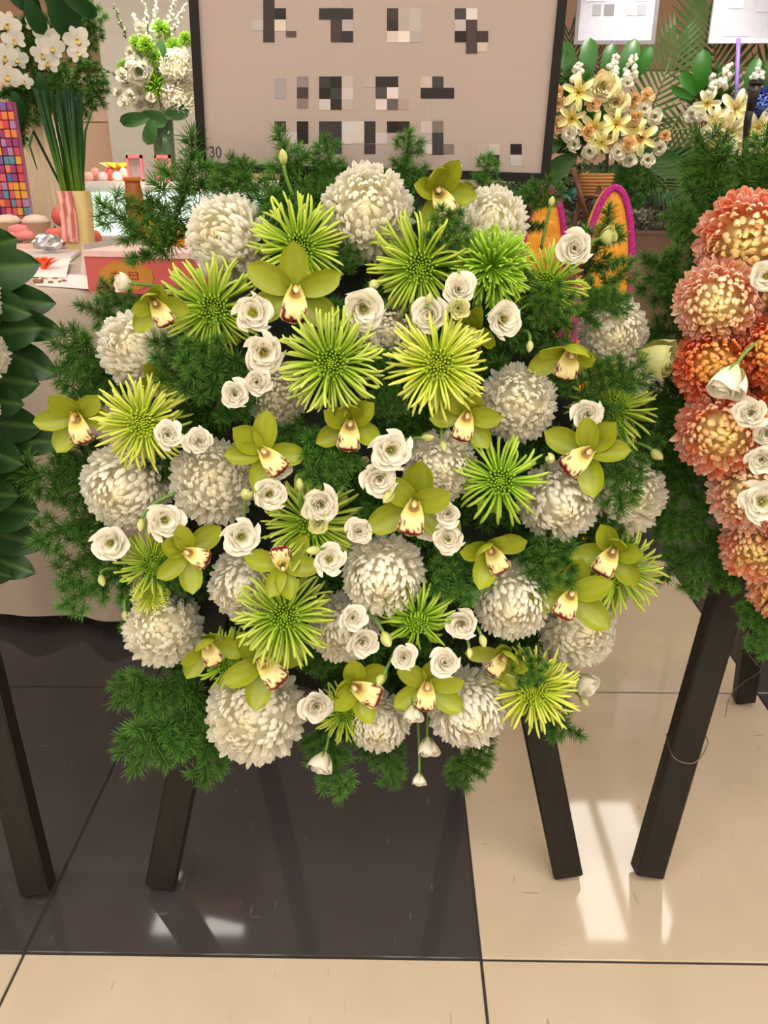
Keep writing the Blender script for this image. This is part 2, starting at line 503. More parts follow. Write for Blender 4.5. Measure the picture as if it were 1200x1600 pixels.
def lis_petals(kind, seed):
    """list of petal meshes of one lisianthus flower (cup of overlapping ruffled petals)"""
    rg = np.random.default_rng(seed)
    n, skip = {'rose': (19, 0), 'open': (15, 4), 'half': (9, 0), 'bud': (5, 0)}[kind]
    white, base, rim = C(231, 226, 211), C(216, 218, 162), C(236, 232, 219)
    out = []
    for i in range(n):
        f = (i + skip) / (n + skip - 1)
        a0 = i * 2.39996 + rg.normal(0, .2)
        nu, nv = 11, 8
        hw = 1.5 - .42 * f
        P = np.zeros((nv, nu, 3)); Cc = np.zeros((nv, nu, 3))
        p1, p2, p3 = rg.uniform(0, 6, 3)
        open_ = rg.uniform(.85, 1.12)
        for a in range(nv):
            v = a / (nv - 1)
            for b in range(nu):
                u = -1 + 2 * b / (nu - 1)
                if kind in ('rose', 'open'):
                    # cup wall rises, then the rim rolls outward; inner petals stand taller
                    rr = (.10 + .62 * f ** .85) * open_
                    r = rr * (.35 + .65 * math.sin(min(1, v * 1.15) * HP)) + (.10 + .26 * f) * max(0, v - .55) ** 1.5 * 2.2
                    h = .86 - .34 * f ** 1.3
                    z = h * (v - .38 * f * max(0, v - .62) ** 1.5 * 2.6)
                    r *= 1 + .20 * u * (1 - .5 * f)
                    ruff = v ** 3
                    r += (.03 + .08 * f) * math.sin(3.4 * u + p1) * ruff + .022 * math.sin(8 * u + p3) * v
                    z += (.035 + .06 * f) * math.sin(6.1 * u + p2) * ruff - .16 * abs(u) ** 3.5 * v
                elif kind == 'half':
                    r = .10 + .12 * f + (.12 + .50 * f) * math.sin(min(1, v * 1.25) * HP) + .16 * f * max(0, v - .7)
                    z = (1.45 - .15 * f) * v - .08 * abs(u) ** 3 * v
                    r *= 1 + .13 * u
                    r += .05 * math.sin(4 * u + p1) * v ** 3; z += .05 * math.sin(5 * u + p2) * v ** 3
                else:
                    r = .02 + (.10 * (1 - v) + (.26 + .40 * f) * math.sin(min(1., .12 + v * .86) * math.pi) ** .8) * (1.0 if v < .99 else .3)
                    z = 2.0 * v - .10 * abs(u) ** 3 * v
                    r *= 1 + .12 * u
                ang = a0 + u * hw * (.5 + .5 * v ** .6 if kind != 'bud' else 1.1)
                P[a, b] = (r * math.cos(ang), r * math.sin(ang), z)
                k = min(1, v * 1.5) if kind != 'bud' else .25 + .6 * v
                Cc[a, b] = base * (1 - k) + white * k
                if v > .85: Cc[a, b] = Cc[a, b] * .4 + rim * .6
        out.append(MB().grid(P, Cc).mesh('lisianthus_petal'))
    return out

def calyx_mesh():
    b = MB()
    for i in range(5):
        a = i * 2 * math.pi / 5
        P = np.zeros((5, 3, 3))
        for r in range(5):
            t = r / 4
            rr = .10 + .62 * math.sin(t * 1.2) ; z = -.12 + .75 * t ** 1.3
            for c in range(3):
                an = a + (c - 1) * .26 * (1 - t * .9)
                P[r, c] = (rr * math.cos(an), rr * math.sin(an), z)
        b.grid(P, C(112, 146, 66))
    b.lathe([(.02, -.22), (.10, -.16), (.16, -.04), (.12, .05)], 8, C(128, 160, 80))
    return b.mesh('calyx')
def pistil_mesh():
    b = MB()
    b.lathe([(.03, .08), (.07, .2), (.08, .3), (.05, .38), (.015, .42)], 8, C(150, 170, 60))
    for i in range(6):
        a = i * math.pi / 3
        b.tube([(.06 * math.cos(a), .06 * math.sin(a), .1), (.16 * math.cos(a), .16 * math.sin(a), .34)], [.012, .03], 4, C(190, 160, 60))
    return b.mesh('pistil')
def stem_mesh():
    return MB().tube([(0, 0, -.12), (.05, 0, -.6), (.02, .1, -1.3), (0, .1, -2.2)], [.07, .055, .05, .05], 6, C(112, 148, 72)).mesh('stem')
lis = {(k, i): lis_petals(k, 60 + 7 * i + 100 * len(k)) for k in ('rose', 'open', 'half', 'bud') for i in range(3)}
CALYX, PISTIL, STEM = calyx_mesh(), pistil_mesh(), stem_mesh()
M_lis = petal_mat('lisianthus_petal', rough=.55, transl=.22, var=.03, scale=18, rnd=.03)
M_lisg = petal_mat('lisianthus_green_petal', (226, 234, 176), rough=.55, transl=.22, var=.04, scale=18, rnd=.05)
M_green = petal_mat('green_sepal', rough=.5, transl=.15, var=.10, rnd=.08)

def fern_mesh(kind, seed, needles=95):
    """asparagus fern: a stem carrying round tufts of fine needles, base at the origin, growing along +Y"""
    rg = np.random.default_rng(seed)
    S, Nn = MB(), MB()
    tips = []
    if kind == 'spray':
        spine = [(rg.normal(0, .01) + .05 * math.sin(t * 3 + seed), t, .10 * math.sin(t * 2.5)) for t in np.linspace(0, 1, 8)]
        S.tube(spine, np.linspace(.014, .006, 8), 5, C(74, 92, 48))
        for i, t in enumerate(np.linspace(.18, 1, 9)):
            c = np.array(spine[min(7, int(t * 7))])
            tips.append((c, np.array([0, 1, .3]), .20 + .03 * rg.random()))
            if i < 8:
                for s in (-1, 1):
                    if rg.random() < .2: continue
                    ln = (.34 - .20 * t) * rg.uniform(.7, 1.25)
                    e = c + np.array([s * ln, ln * .55, rg.uniform(-.05, .14)])
                    S.tube([c, (c + e) / 2 + np.array([0, -.02, .02]), e], [.007, .006, .004], 4, C(74, 92, 48))
                    tips.append((e, e - c, .17)); 
                    if ln > .2: tips.append(((c + e) / 2, np.array([s * .3, .6, .8]), .16))
    else:
        for i in range(15):
            a = i * 2.4; rr = .40 * math.sqrt((i + .3) / 15)
            e = np.array([rr * math.cos(a), .45 + rr * math.sin(a), .18 - .5 * rr ** 2 + rg.uniform(-.07, .07)])
            S.tube([(0, 0, -.25), e * .5 + np.array([0, .05, -.1]), e], [.012, .008, .004], 4, C(74, 92, 48))
            tips.append((e, np.array([e[0], e[1] - .45, .35]), .20))
    for p, d, L in tips:
        d = np.array(d, float); d /= np.linalg.norm(d)
        v0 = rg.uniform(.75, 1.25)
        for k in range(needles):
            q = rg.normal(0, 1, 3); q /= np.linalg.norm(q)
            q = q + d * .55; q /= np.linalg.norm(q)
            b0 = p + d * rg.uniform(-.07, .05)
            l = L * rg.uniform(.65, 1.05)
            s = np.cross(q, rg.normal(0, 1, 3)); s /= np.linalg.norm(s) + 1e-9
            bend = np.array([0, 0, -1]) * .03
            w = .0048
            V = [b0 - s * w * .6, b0 + s * w * .6, b0 + q * l * .6 + s * w, b0 + q * l * .6 - s * w, b0 + q * l]
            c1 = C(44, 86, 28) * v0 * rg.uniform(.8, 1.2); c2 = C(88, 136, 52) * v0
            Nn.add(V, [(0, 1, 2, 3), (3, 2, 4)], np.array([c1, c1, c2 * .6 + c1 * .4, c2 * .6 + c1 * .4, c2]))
    return S.mesh('fern_stem'), Nn.mesh('fern_needles', False)
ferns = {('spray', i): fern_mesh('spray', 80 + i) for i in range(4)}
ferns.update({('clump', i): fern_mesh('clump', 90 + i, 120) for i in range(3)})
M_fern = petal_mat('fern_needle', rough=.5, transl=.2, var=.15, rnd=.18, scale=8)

# ------------------------------------------------------------------ placing things on a wreath
def view_frame(p, ox, oy, ang):
    """frame with +Z leaning (ox, oy) away from the line of sight and +Y turned clockwise by ang degrees from up"""
    f = (p - CP).normalized()
    r = f.cross(Vector((0, 0, 1))).normalized(); u = r.cross(f)
    k = math.hypot(ox, oy)
    if k > .97: ox, oy = ox * .97 / k, oy * .97 / k
    n = (r * ox - u * oy - f * math.sqrt(max(0, 1 - ox * ox - oy * oy))).normalized()
    a = R_(ang)
    up = r * math.sin(a) + u * math.cos(a)
    y = (up - n * up.dot(n))
    y = y.normalized() if y.length > 1e-4 else n.orthogonal().normalized()
    x = y.cross(n)
    return Matrix((x, y, n)).transposed()

class Wreath:
    def __init__(s, cx, cy, rx, ry, foot, slope, depth=.20, dome=.10):
        s.cx, s.cy, s.rx, s.ry, s.foot, s.slope, s.depth, s.dome = cx, cy, rx, ry, foot, slope, depth, dome
    def pos(s, px, py, layer=0.0):
        t2 = min(1.6, ((px - s.cx) / s.rx) ** 2 + ((py - s.cy) / s.ry) ** 2)
        Y = s.foot + s.slope * .8
        for _ in range(4):
            p = at(px, py, Y)
            Y = s.foot + s.slope * p.z - (s.depth - s.dome * t2) - layer
        return at(px, py, Y)
    def uv(s, px, py):
        return (px - s.cx) / s.rx, (py - s.cy) / s.ry
    def matrix(s, px, py, R, layer, ox=None, oy=None, ang=0.0):
        p = s.pos(px, py, layer)
        u, v = s.uv(px, py)
        if ox is None: ox = .38 * u
        if oy is None: oy = .30 * v
        k = R * mpp(p)
        return Matrix.Translation(p) @ view_frame(p, ox, oy, ang).to_4x4() @ Matrix.Scale(k, 4)

WM = Wreath(570, 720, 440, 460, 1.19, .166)
WR = Wreath(1480, 640, 430, 440, 1.19, .166)
WL = Wreath(-330, 690, 430, 440, 1.19, .166)

rnd = random.Random(5)
def mum(W, px, py, R, ox, oy, layer, label, kind='w', group='white chrysanthemums in the middle wreath'):
    protos, m = (mums_w, M_white) if kind == 'w' else (mums_c, M_coral)
    pr = protos[rnd.randrange(len(protos))] if not isinstance(kind, tuple) else mums_c[kind[1]]
    M = W.matrix(px, py, R, layer, ox, oy, rnd.uniform(0, 360))
    t = empty('chrysanthemum', M, label, 'flower', group)
    obj('petals', pr[0], t, m, kind='stuff')
    obj('center_petals', pr[1], t, m, kind='stuff')
    return t

def spider(W, px, py, R, ox, oy, layer, kind, label):
    pr = spiders[kind]
    M = W.matrix(px, py, R, layer, ox, oy, rnd.uniform(0, 360))
    t = empty('spider_chrysanthemum', M, label, 'flower', 'lime spider chrysanthemums in the middle wreath')
    obj('ray_florets', pr[0], t, M_lime, kind='stuff')
    obj('center_florets', pr[1], t, M_lime, kind='stuff')
    return t

def orchid(W, px, py, R, ox, oy, ang, layer, kind, label):
    M = W.matrix(px, py, R * 1.12, layer, ox, oy, ang)
    t = empty('cymbidium_orchid', M, label, 'orchid', 'green cymbidium orchids in the middle wreath')
    for nm, me in orchids[kind]:
        J = Matrix.Rotation(rnd.gauss(0, .13), 4, 'Z') @ Matrix.Rotation(rnd.gauss(0, .10), 4, 'X') @ Matrix.Rotation(rnd.gauss(0, .10), 4, 'Y') @ Matrix.Scale(rnd.uniform(.93, 1.08), 4) if nm in ('sepal', 'petal') else Matrix.Scale(rnd.uniform(.85, 1.0), 4)
        obj(nm, me, t, M_lip if nm in ('lip', 'column') else M_orchid, J)
    return t

def lisianthus(W, px, py, R, ox, oy, layer, kind, label, stem_to=None, green=False, group='white lisianthus in the middle wreath', M=None):
    if M is None:
        M = W.matrix(px, py, R, layer, ox, oy, rnd.uniform(0, 360))
    t = empty('lisianthus_bud' if kind == 'bud' else 'lisianthus', M, label, 'flower bud' if kind == 'bud' else 'flower', group)
    for me in lis[(kind, rnd.randrange(3))]:
        obj('petal', me, t, M_lisg if (green or kind == 'bud') else M_lis)
    obj('calyx', CALYX, t, M_green, Matrix.Translation((0, 0, -.08)) @ Matrix.Scale(.45, 4) if kind in ('rose', 'open') else None)
    if kind == 'open': obj('pistil', PISTIL, t, M_green)
    if stem_to is None:
        obj('stem', STEM, t, M_green)
    else:
        Mi = M.inverted()
        k = M.to_scale().x
        a = Vector((0, 0, -.15)); e = Mi @ W.pos(stem_to[0], stem_to[1], stem_to[2] if len(stem_to) > 2 else -.03)
        d = (e - a).length
        c1 = Vector((0, 0, -.15 - d * .35)); pts = []
        for i in range(9):
            q = i / 8
            pts.append(a * (1 - q) ** 2 + c1 * 2 * q * (1 - q) + e * q * q)
        obj('stem', MB().tube(pts, [.0026 / k] * 9, 6, C(112, 148, 72)).mesh('stem'), t, M_green)
    return t

def fern(W, px, py, L, ang, layer, kind, label, group, tilt=0.0):
    M = W.matrix(px, py, L, layer, 0.0, tilt, ang) if not isinstance(W, Matrix) else W
    pr = ferns[(kind, rnd.randrange(4 if kind == 'spray' else 3))]
    t = empty('fern_sprig', M, label, 'fern', group)
    obj('stem', pr[0], t, M_fern)
    obj('needles', pr[1], t, M_fern, kind='stuff')
    return t

# ------------------------------------------------------------------ easels and wreath bases
black_wood = mat('black_stained_wood', (26, 22, 20), 0.45, 0.45, 14, bump=0.15, stretch=(6, 6, 0.5), spec=.3)
def bar(p0, p1, w, t, front=Vector((0, -1, 0))):
    ax = (p1 - p0).normalized()
    s = ax.cross(front).normalized(); n = s.cross(ax).normalized()
    b = MB(); ch = .004
    V = []
    for p in (p0, p1):
        for x, y in ((-w + ch, -t), (w - ch, -t), (w, -t + ch), (w, t - ch), (w - ch, t), (-w + ch, t), (-w, t - ch), (-w, -t + ch)):
            V.append(tuple(p + s * x + n * y))
    F = [tuple(range(8))[::-1], tuple(range(8, 16))] + [(i, (i + 1) % 8, 8 + (i + 1) % 8, 8 + i) for i in range(8)]
    return b.add(V, F)

def easel(feet, apex, rear, rear_apex, label):
    t = empty('easel', (feet[0] + feet[1]) / 2, label, 'easel', 'black wooden easels')
    O = t.matrix_world.inverted()
    def put(name, b):
        me = b.mesh(name, False); me.transform(O)
        return obj(name, me, t, black_wood)
    for f, a in zip(feet, apex): put('leg', bar(f, a, .029, .020))
    for f, a in zip(rear, rear_apex): put('leg', bar(f, a, .026, .018))
    lf = feet[0].lerp(apex[0], .42); rf = feet[1].lerp(apex[1], .42)
    put('crossbar', bar(lf + Vector((0, .045, 0)), rf + Vector((0, .045, 0)), .025, .012))
    put('top_block', bar(apex[0] + Vector((0, .02, -.03)), apex[1] + Vector((0, .02, -.03)), .03, .012))
    return t

def yz(px, py, Y): return at(px, py, Y)
f0, f1 = atz(253, 1377, .012), atz(886, 1361, .012)
ap = at(566, -70, 1.47)
r0, r1 = atz(395, 1098, .012), atz(745, 1098, .012)
easel([f0, f1], [ap + Vector((-.03, 0, 0)), ap + Vector((.03, 0, 0))], [r0, r1], [ap + Vector((-.03, .06, 0)), ap + Vector((.03, .06, 0))],
      'black wooden easel with splayed legs carrying the white and green wreath')
f0, f1 = atz(1011, 1361, .012), atz(1560, 1361, .012)
ap = at(1455, -70, 1.50)
r0, r1 = atz(1162, 1092, .012), atz(1560, 1092, .012)
e_right = easel([f0, f1], [ap + Vector((-.03, 0, 0)), ap + Vector((.03, 0, 0))], [r0, r1], [ap + Vector((-.10, .06, 0)), ap + Vector((.03, .06, 0))],
      'black wooden easel with wire tied round its leg under the coral wreath')
FR = f0, ap
f0, f1 = atz(-470, 1392, .012), atz(60, 1388, .012)
ap = at(-330, -70, 1.47)
easel([f0, f1], [ap + Vector((-.03, 0, 0)), ap + Vector((.03, 0, 0))], [atz(-400, 1098, .012), atz(-140, 1098, .012)], [ap + Vector((-.03, .06, 0)), ap + Vector((.03, .06, 0))],
      'scuffed black wooden easel leg below the dark leafy wreath')
# thin wire round the coral wreath's easel leg, a loop and a loose end
wire_m = mat('steel_wire', (120, 112, 104), 0.3, 0.05, metal=.8)
def wire(pts, r, label, parent=None):
    q = []
    P = [Vector(p) for p in pts]
    for i in range(len(P) - 1):
        a, b, c, d = P[max(0, i - 1)], P[i], P[i + 1], P[min(len(P) - 1, i + 2)]
        for k in range(6):
            t = k / 6
            q.append(0.5 * ((2 * b) + (c - a) * t + (2 * a - 5 * b + 4 * c - d) * t * t + (3 * b - a - 3 * c + d) * t ** 3))
    q.append(P[-1])
    return obj('wire', MB().tube(q, [r] * len(q), 5).mesh('wire'), None, wire_m, label=label, cat='wire')
a0, a1 = FR
def legp(s, dx, dy): return a0.lerp(a1, s) + Vector((dx, dy, 0))
s0 = .175
wire([legp(s0, -.034, .02), legp(s0 - .008, -.032, -.026), legp(s0 - .016, .0, -.028), legp(s0 - .010, .018, -.028), legp(s0 + .010, .026, -.024), legp(s0 + .006, .026, .02), legp(s0, 0, .027), legp(s0, -.034, .022)], .0011, 'thin steel wire looped round the easel leg under the coral wreath')
wire([at(1170, 985, 1.5), at(1164, 1010, 1.5), at(1180, 1035, 1.52), at(1188, 1048, 1.53), at(1160, 1068, 1.56), at(1141, 1088, 1.6), at(1133, 1120, 1.62)], .0009, 'loose silver wire hanging down beside the rear easel leg')

base_m = mat('floral_foam', (18, 28, 15), 0.95, 0.3, 20, bump=0.3)
def wreath_base(W, label, k=.80):
    b = MB()
    n = 40
    rows = []
    for t, lay in ((.02, -.075), (.3, -.078), (.6, -.085), (.85, -.10), (1.0, -.135), (.95, -.16), (.5, -.165), (.02, -.165)):
        rows.append([tuple(W.pos(W.cx + W.rx * k * t * math.cos(2 * math.pi * j / n), W.cy + W.ry * k * t * math.sin(2 * math.pi * j / n), lay)) for j in range(n)])
    b.grid(np.array(rows), closed=True)
    me = b.mesh('foam_pad')
    o = obj('foam_pad', me, None, base_m, label=label, cat='foam pad', group='wreath foam pads')
    return o
wreath_base(WM, 'dark green oval foam pad behind the white and lime flowers')
wreath_base(WR, 'dark green oval foam pad behind the coral chrysanthemums', .78)
wreath_base(WL, 'dark green oval foam pad behind the glossy leaves', .70)

# ------------------------------------------------------------------ the name board above the wreath
SGY = 1.37
sA, sB = at(312, 268, SGY), at(856, 285, SGY)
sx = (sB - sA).normalized()
sz = Vector((0, -0.0, 1)); sz = (sz - sx * sz.dot(sx)).normalized()
sn = sz.cross(sx)           # points away from the camera (+Y)
W_S = (sB - sA).length; H_S = .62
SM = Matrix((sx, sn, sz)).transposed().to_4x4(); SM.translation = sA
sign = empty('name_board', SM, 'pale pinkish board in a black frame standing above the white and green wreath', 'sign')
fr_m = mat('black_frame', (16, 13, 13), 0.55, 0.1, spec=.2)
obj('panel', MB().box((.010, -.004, .010), (W_S - .010, .006, H_S - .01)).mesh('panel', False), sign, mat('board_face', (146, 132, 127), 0.6, 0.02, 4))
for nm, lo, hi in (('frame_strip', (0, -.010, 0), (.013, .012, H_S)), ('frame_strip', (W_S - .013, -.010, 0), (W_S, .012, H_S)),
                   ('frame_strip', (.013, -.010, 0), (W_S - .013, .012, .013)), ('frame_strip', (.013, -.010, H_S - .013), (W_S - .013, .012, H_S))):
    obj(nm, MB().box(lo, hi).mesh('frame_strip', False), sign, fr_m)
def on_sign(px, py):
    d = ray(px, py); n = sn
    t = (sA - CP).dot(n) / d.dot(n)
    q = CP + d * t - sA
    return q.dot(sx), q.dot(sz)
print_m = petal_mat('board_print', rough=.6, transl=0.0, var=.02, rnd=0.0)
GL = [
 [(248,0,36,136,'#3a3433'),(284,28,36,36,'#2a2220'),(212,64,36,34,'#b9b3b3'),(284,64,36,36,'#d6c8bd'),(320,100,33,20,'#5a4a46')],
 [(425,28,108,36,'#33302f'),(462,64,36,72,'#44383a'),(497,64,36,36,'#b7a9af'),(497,100,36,36,'#302c33'),(462,0,36,26,'#b8a8a2')],
 [(640,28,36,36,'#453735'),(640,64,36,36,'#362c2b'),(676,28,36,72,'#b4a8a5'),(712,28,36,72,'#bab2ae'),(640,100,36,36,'#d8c5c2'),(676,100,36,36,'#e8ded8'),(712,100,36,36,'#b2a7a8')],
 [(855,28,36,36,'#484044'),(890,28,36,36,'#ddd5d8'),(855,64,36,36,'#bdb5b5'),(890,64,36,108,'#4b3c3a'),(855,100,36,36,'#261a12'),(925,100,36,36,'#3e3030'),(925,136,33,30,'#ccb9b4')],
 [(284,250,36,64,'#a098a0'),(355,244,36,34,'#8a8084'),(355,278,36,36,'#423638'),(355,314,36,32,'#8a7678')],
 [(425,244,36,36,'#3c3836'),(461,244,36,36,'#221d1d'),(425,280,36,36,'#241a12'),(461,280,36,36,'#3a3b37'),(461,316,36,34,'#2c2626'),(425,316,36,34,'#c8c2c0'),(497,244,36,36,'#bdb3ae'),(497,280,36,36,'#cdbcbe'),(497,316,36,34,'#b9aca6')],
 [(604,244,72,34,'#302829'),(568,244,36,34,'#b7a79e'),(604,278,36,36,'#4c4648'),(640,278,36,36,'#e0d4d8'),(604,316,36,34,'#dcccd0'),(640,316,36,34,'#625a5c'),(676,316,33,32,'#af9892')],
 [(747,280,106,34,'#2a2222'),(783,244,36,36,'#403c3c'),(747,244,36,36,'#c8b6ae'),(783,316,36,66,'#b2a8a4')],
 [(284,386,36,34,'#2c2a2a'),(355,386,36,72,'#1f150f'),(320,420,36,36,'#c8bfbb')],
 [(425,386,36,36,'#3b3434'),(461,386,36,72,'#37323a'),(425,422,36,36,'#2a1c1c'),(461,458,36,32,'#3a3838'),(497,386,36,36,'#ccc9c9'),(497,422,36,36,'#d2c4c8')],
 [(568,386,36,70,'#322f2c'),(533,386,36,70,'#cfc6be'),(568,458,36,32,'#3c3336'),(604,386,36,36,'#b5a69c'),(604,422,36,36,'#cbbcc0')],
 [(640,386,36,36,'#1b120a'),(676,386,36,36,'#30221f')],
 [(783,386,36,36,'#7a706c'),(783,422,36,70,'#3a3838'),(747,386,36,36,'#c6bab8'),(747,422,36,36,'#b0a6aa'),(747,458,36,32,'#d2c8c8'),(819,458,33,32,'#7f706e'),(712,458,36,32,'#8a7d7a')],
 [(1031,458,36,34,'#1a0505'),(960,492,36,36,'#241b18'),(960,458,36,34,'#c0b8b0'),(925,458,36,34,'#b6a8a0'),(1031,492,36,36,'#b8b4b4'),(925,527,28,3,'#302020')],
]
for gl in GL:
    b = MB()
    for x, y, w, h, c in gl:
        x0, x1, y0, y1 = 290 + x / 2.034, 290 + (x + w) / 2.034, y / 2.034, (y + h) / 2.034
        V = []
        for (qx, qy) in ((x0, y1), (x1, y1), (x1, y0), (x0, y0)):
            u_, v_ = on_sign(qx, qy); V.append((u_, -.0046, v_))
        b.add(V, [(0, 1, 2, 3)], C(*hexc(c)) * .66)
    obj('blurred_character', b.mesh('blurred_character', False), sign, print_m)
def text_mesh(s, size, M, parent, m, name):
    cu = bpy.data.curves.new(name, 'FONT'); cu.body = s; cu.size = size
    to = bpy.data.objects.new(name, cu); COL.objects.link(to)
    dg = bpy.context.evaluated_depsgraph_get()
    me = bpy.data.meshes.new_from_object(to.evaluated_get(dg))
    bpy.data.objects.remove(to)
    me.transform(M)
    return obj(name, me, parent, m)
u_, v_ = on_sign(328, 246)
text_mesh('30', .023, Matrix.Translation((u_, -.0046, v_)) @ Matrix.Rotation(HP, 4, 'X') @ Matrix.Diagonal((.86, 1, 1, 1)), sign, mat('ink', (30, 26, 28), .6), 'number')

# ------------------------------------------------------------------ the white and green wreath
MUMS = [
 (357, 373, 64, -.40, -.25, .00, 'large white ball chrysanthemum just below the number on the board'),
 (574, 334, 72, .00, -.18, .00, 'big round white chrysanthemum at the top of the wreath with creamy centre'),
 (768, 350, 55, .05, -.40, -.01, 'white chrysanthemum rising behind the round bright green one'),
 (217, 545, 60, -.28, -.20, .00, 'white ball chrysanthemum under the hooded orchid beside the tablecloth'),
 (200, 758, 68, -.36, .28, .00, 'white chrysanthemum below the yellow-lime spider flower, close to the tablecloth'),
 (334, 753, 66, -.05, -.15, .00, 'densely packed white chrysanthemum with a small rose resting on top'),
 (384, 912, 56, -.30, .42, .00, 'white chrysanthemum next to the upside-down orchid'),
 (255, 980, 60, -.10, -.10, .00, 'lowest white chrysanthemum on the tablecloth side, above the hanging fern'),
 (400, 1114, 76, -.30, .15, .02, 'broadest white chrysanthemum at the lower edge of the wreath'),
 (592, 1126, 48, -.03, .60, .00, 'small white chrysanthemum at the very bottom between two larger ones'),
 (729, 1104, 61, .26, .60, .01, 'white chrysanthemum at the bottom above the cream tile edge'),
 (599, 897, 64, -.03, .46, .02, 'white chrysanthemum in the lower middle above the drooping lime flower'),
 (799, 936, 61, .05, .46, .01, 'white chrysanthemum under the hooded orchid with maroon lip'),
 (903, 982, 58, .32, .10, -.01, 'white chrysanthemum behind the broad orchid over the cream tile'),
 (872, 783, 62, .25, .32, .00, 'white chrysanthemum touching the tips of a lime spider flower'),
 (973, 772, 64, .42, .02, -.02, 'white chrysanthemum at the wreath side facing the coral wreath'),
 (808, 630, 60, .08, -.05, .00, 'white chrysanthemum with loose outer petals beside the yellow-green spider flower'),
 (688, 729, 56, .12, .12, .00, 'creamy chrysanthemum near the wreath centre above an open orchid'),
 (957, 516, 52, .24, .22, -.01, 'white chrysanthemum next to the large closed green-white bud'),
 (606, 522, 52, .0, -.10, -.04, 'half-hidden white chrysanthemum between two spread spider flowers'),
 (432, 618, 48, .0, .0, -.04, 'half-hidden white chrysanthemum beside the pair of small cream roses'),
 (537, 980, 54, -.15, .50, -.01, 'white chrysanthemum behind two small roses below the wreath middle'),
]
for px, py, R, ox, oy, ly, lb in MUMS:
    mum(WM, px, py, R, ox, oy, ly, lb)

SPIDERS = [
 (468, 385, 82, .0, .05, .03, 'a', 'lime spider chrysanthemum at the top above the wide open orchid'),
 (332, 478, 84, .02, .18, .04, 'a', 'lime spider chrysanthemum with long rays in front of the numbered corner flower'),
 (655, 415, 86, .05, .10, .03, 'a', 'olive-lime spider chrysanthemum left of the round bright green one'),
 (517, 567, 88, .0, .0, .07, 'b', 'largest spread lime spider chrysanthemum with green eye near the centre'),
 (684, 570, 90, .0, -.05, .06, 'y', 'pale yellow-lime spider chrysanthemum above the orange-throated orchid'),
 (228, 660, 80, -.30, .05, .06, 'y', 'yellow-lime spider chrysanthemum drooping over white blooms by the tablecloth'),
 (243, 880, 62, -.30, .10, .00, 'a', 'lime spider chrysanthemum tucked under the orchid with a pointing lip'),
 (488, 818, 84, .0, -.10, .00, 'b', 'lime spider chrysanthemum with two white roses lying on it'),
 (444, 962, 84, .0, .08, .05, 'b', 'bright lime spider chrysanthemum below the upside-down orchid'),
 (652, 960, 66, .0, .60, .04, 'd', 'small drooping lime spider chrysanthemum with thick curled rays'),
 (782, 750, 76, .02, .05, .05, 'd', 'thick-rayed lime spider chrysanthemum between three white balls'),
 (950, 640, 74, .45, .0, -.02, 'b', 'lime spider chrysanthemum half under fern, facing the coral wreath'),
 (960, 888, 76, .40, .25, -.01, 'b', 'lime spider chrysanthemum spreading below an orchid over the cream floor'),
 (832, 1070, 78, .1, .45, .02, 'y', 'lime spider chrysanthemum at the bottom, its core covered by fern'),
 (850, 450, 72, .20, -.15, -.01, 'a', 'lime spider chrysanthemum half hidden behind the round bright green one'),
 (540, 1110, 52, -.1, .30, .00, 'a', 'small lime spider chrysanthemum peeking out under the glossy bottom orchid'),
 (362, 1030, 60, -.20, .35, .01, 'd', 'lime spider chrysanthemum above the broadest white bottom flower'),
 (236, 930, 34, -.2, .2, .02, 'y', 'tiny yellow-lime flower lying on the lowest tablecloth-side white bloom'),
 (768, 418, 68, .0, -.05, .05, 'p', 'round bright green pompon chrysanthemum with dense short florets'),
]
for px, py, R, ox, oy, ly, k, lb in SPIDERS:
    spider(WM, px, py, R, ox, oy, ly, k, lb)

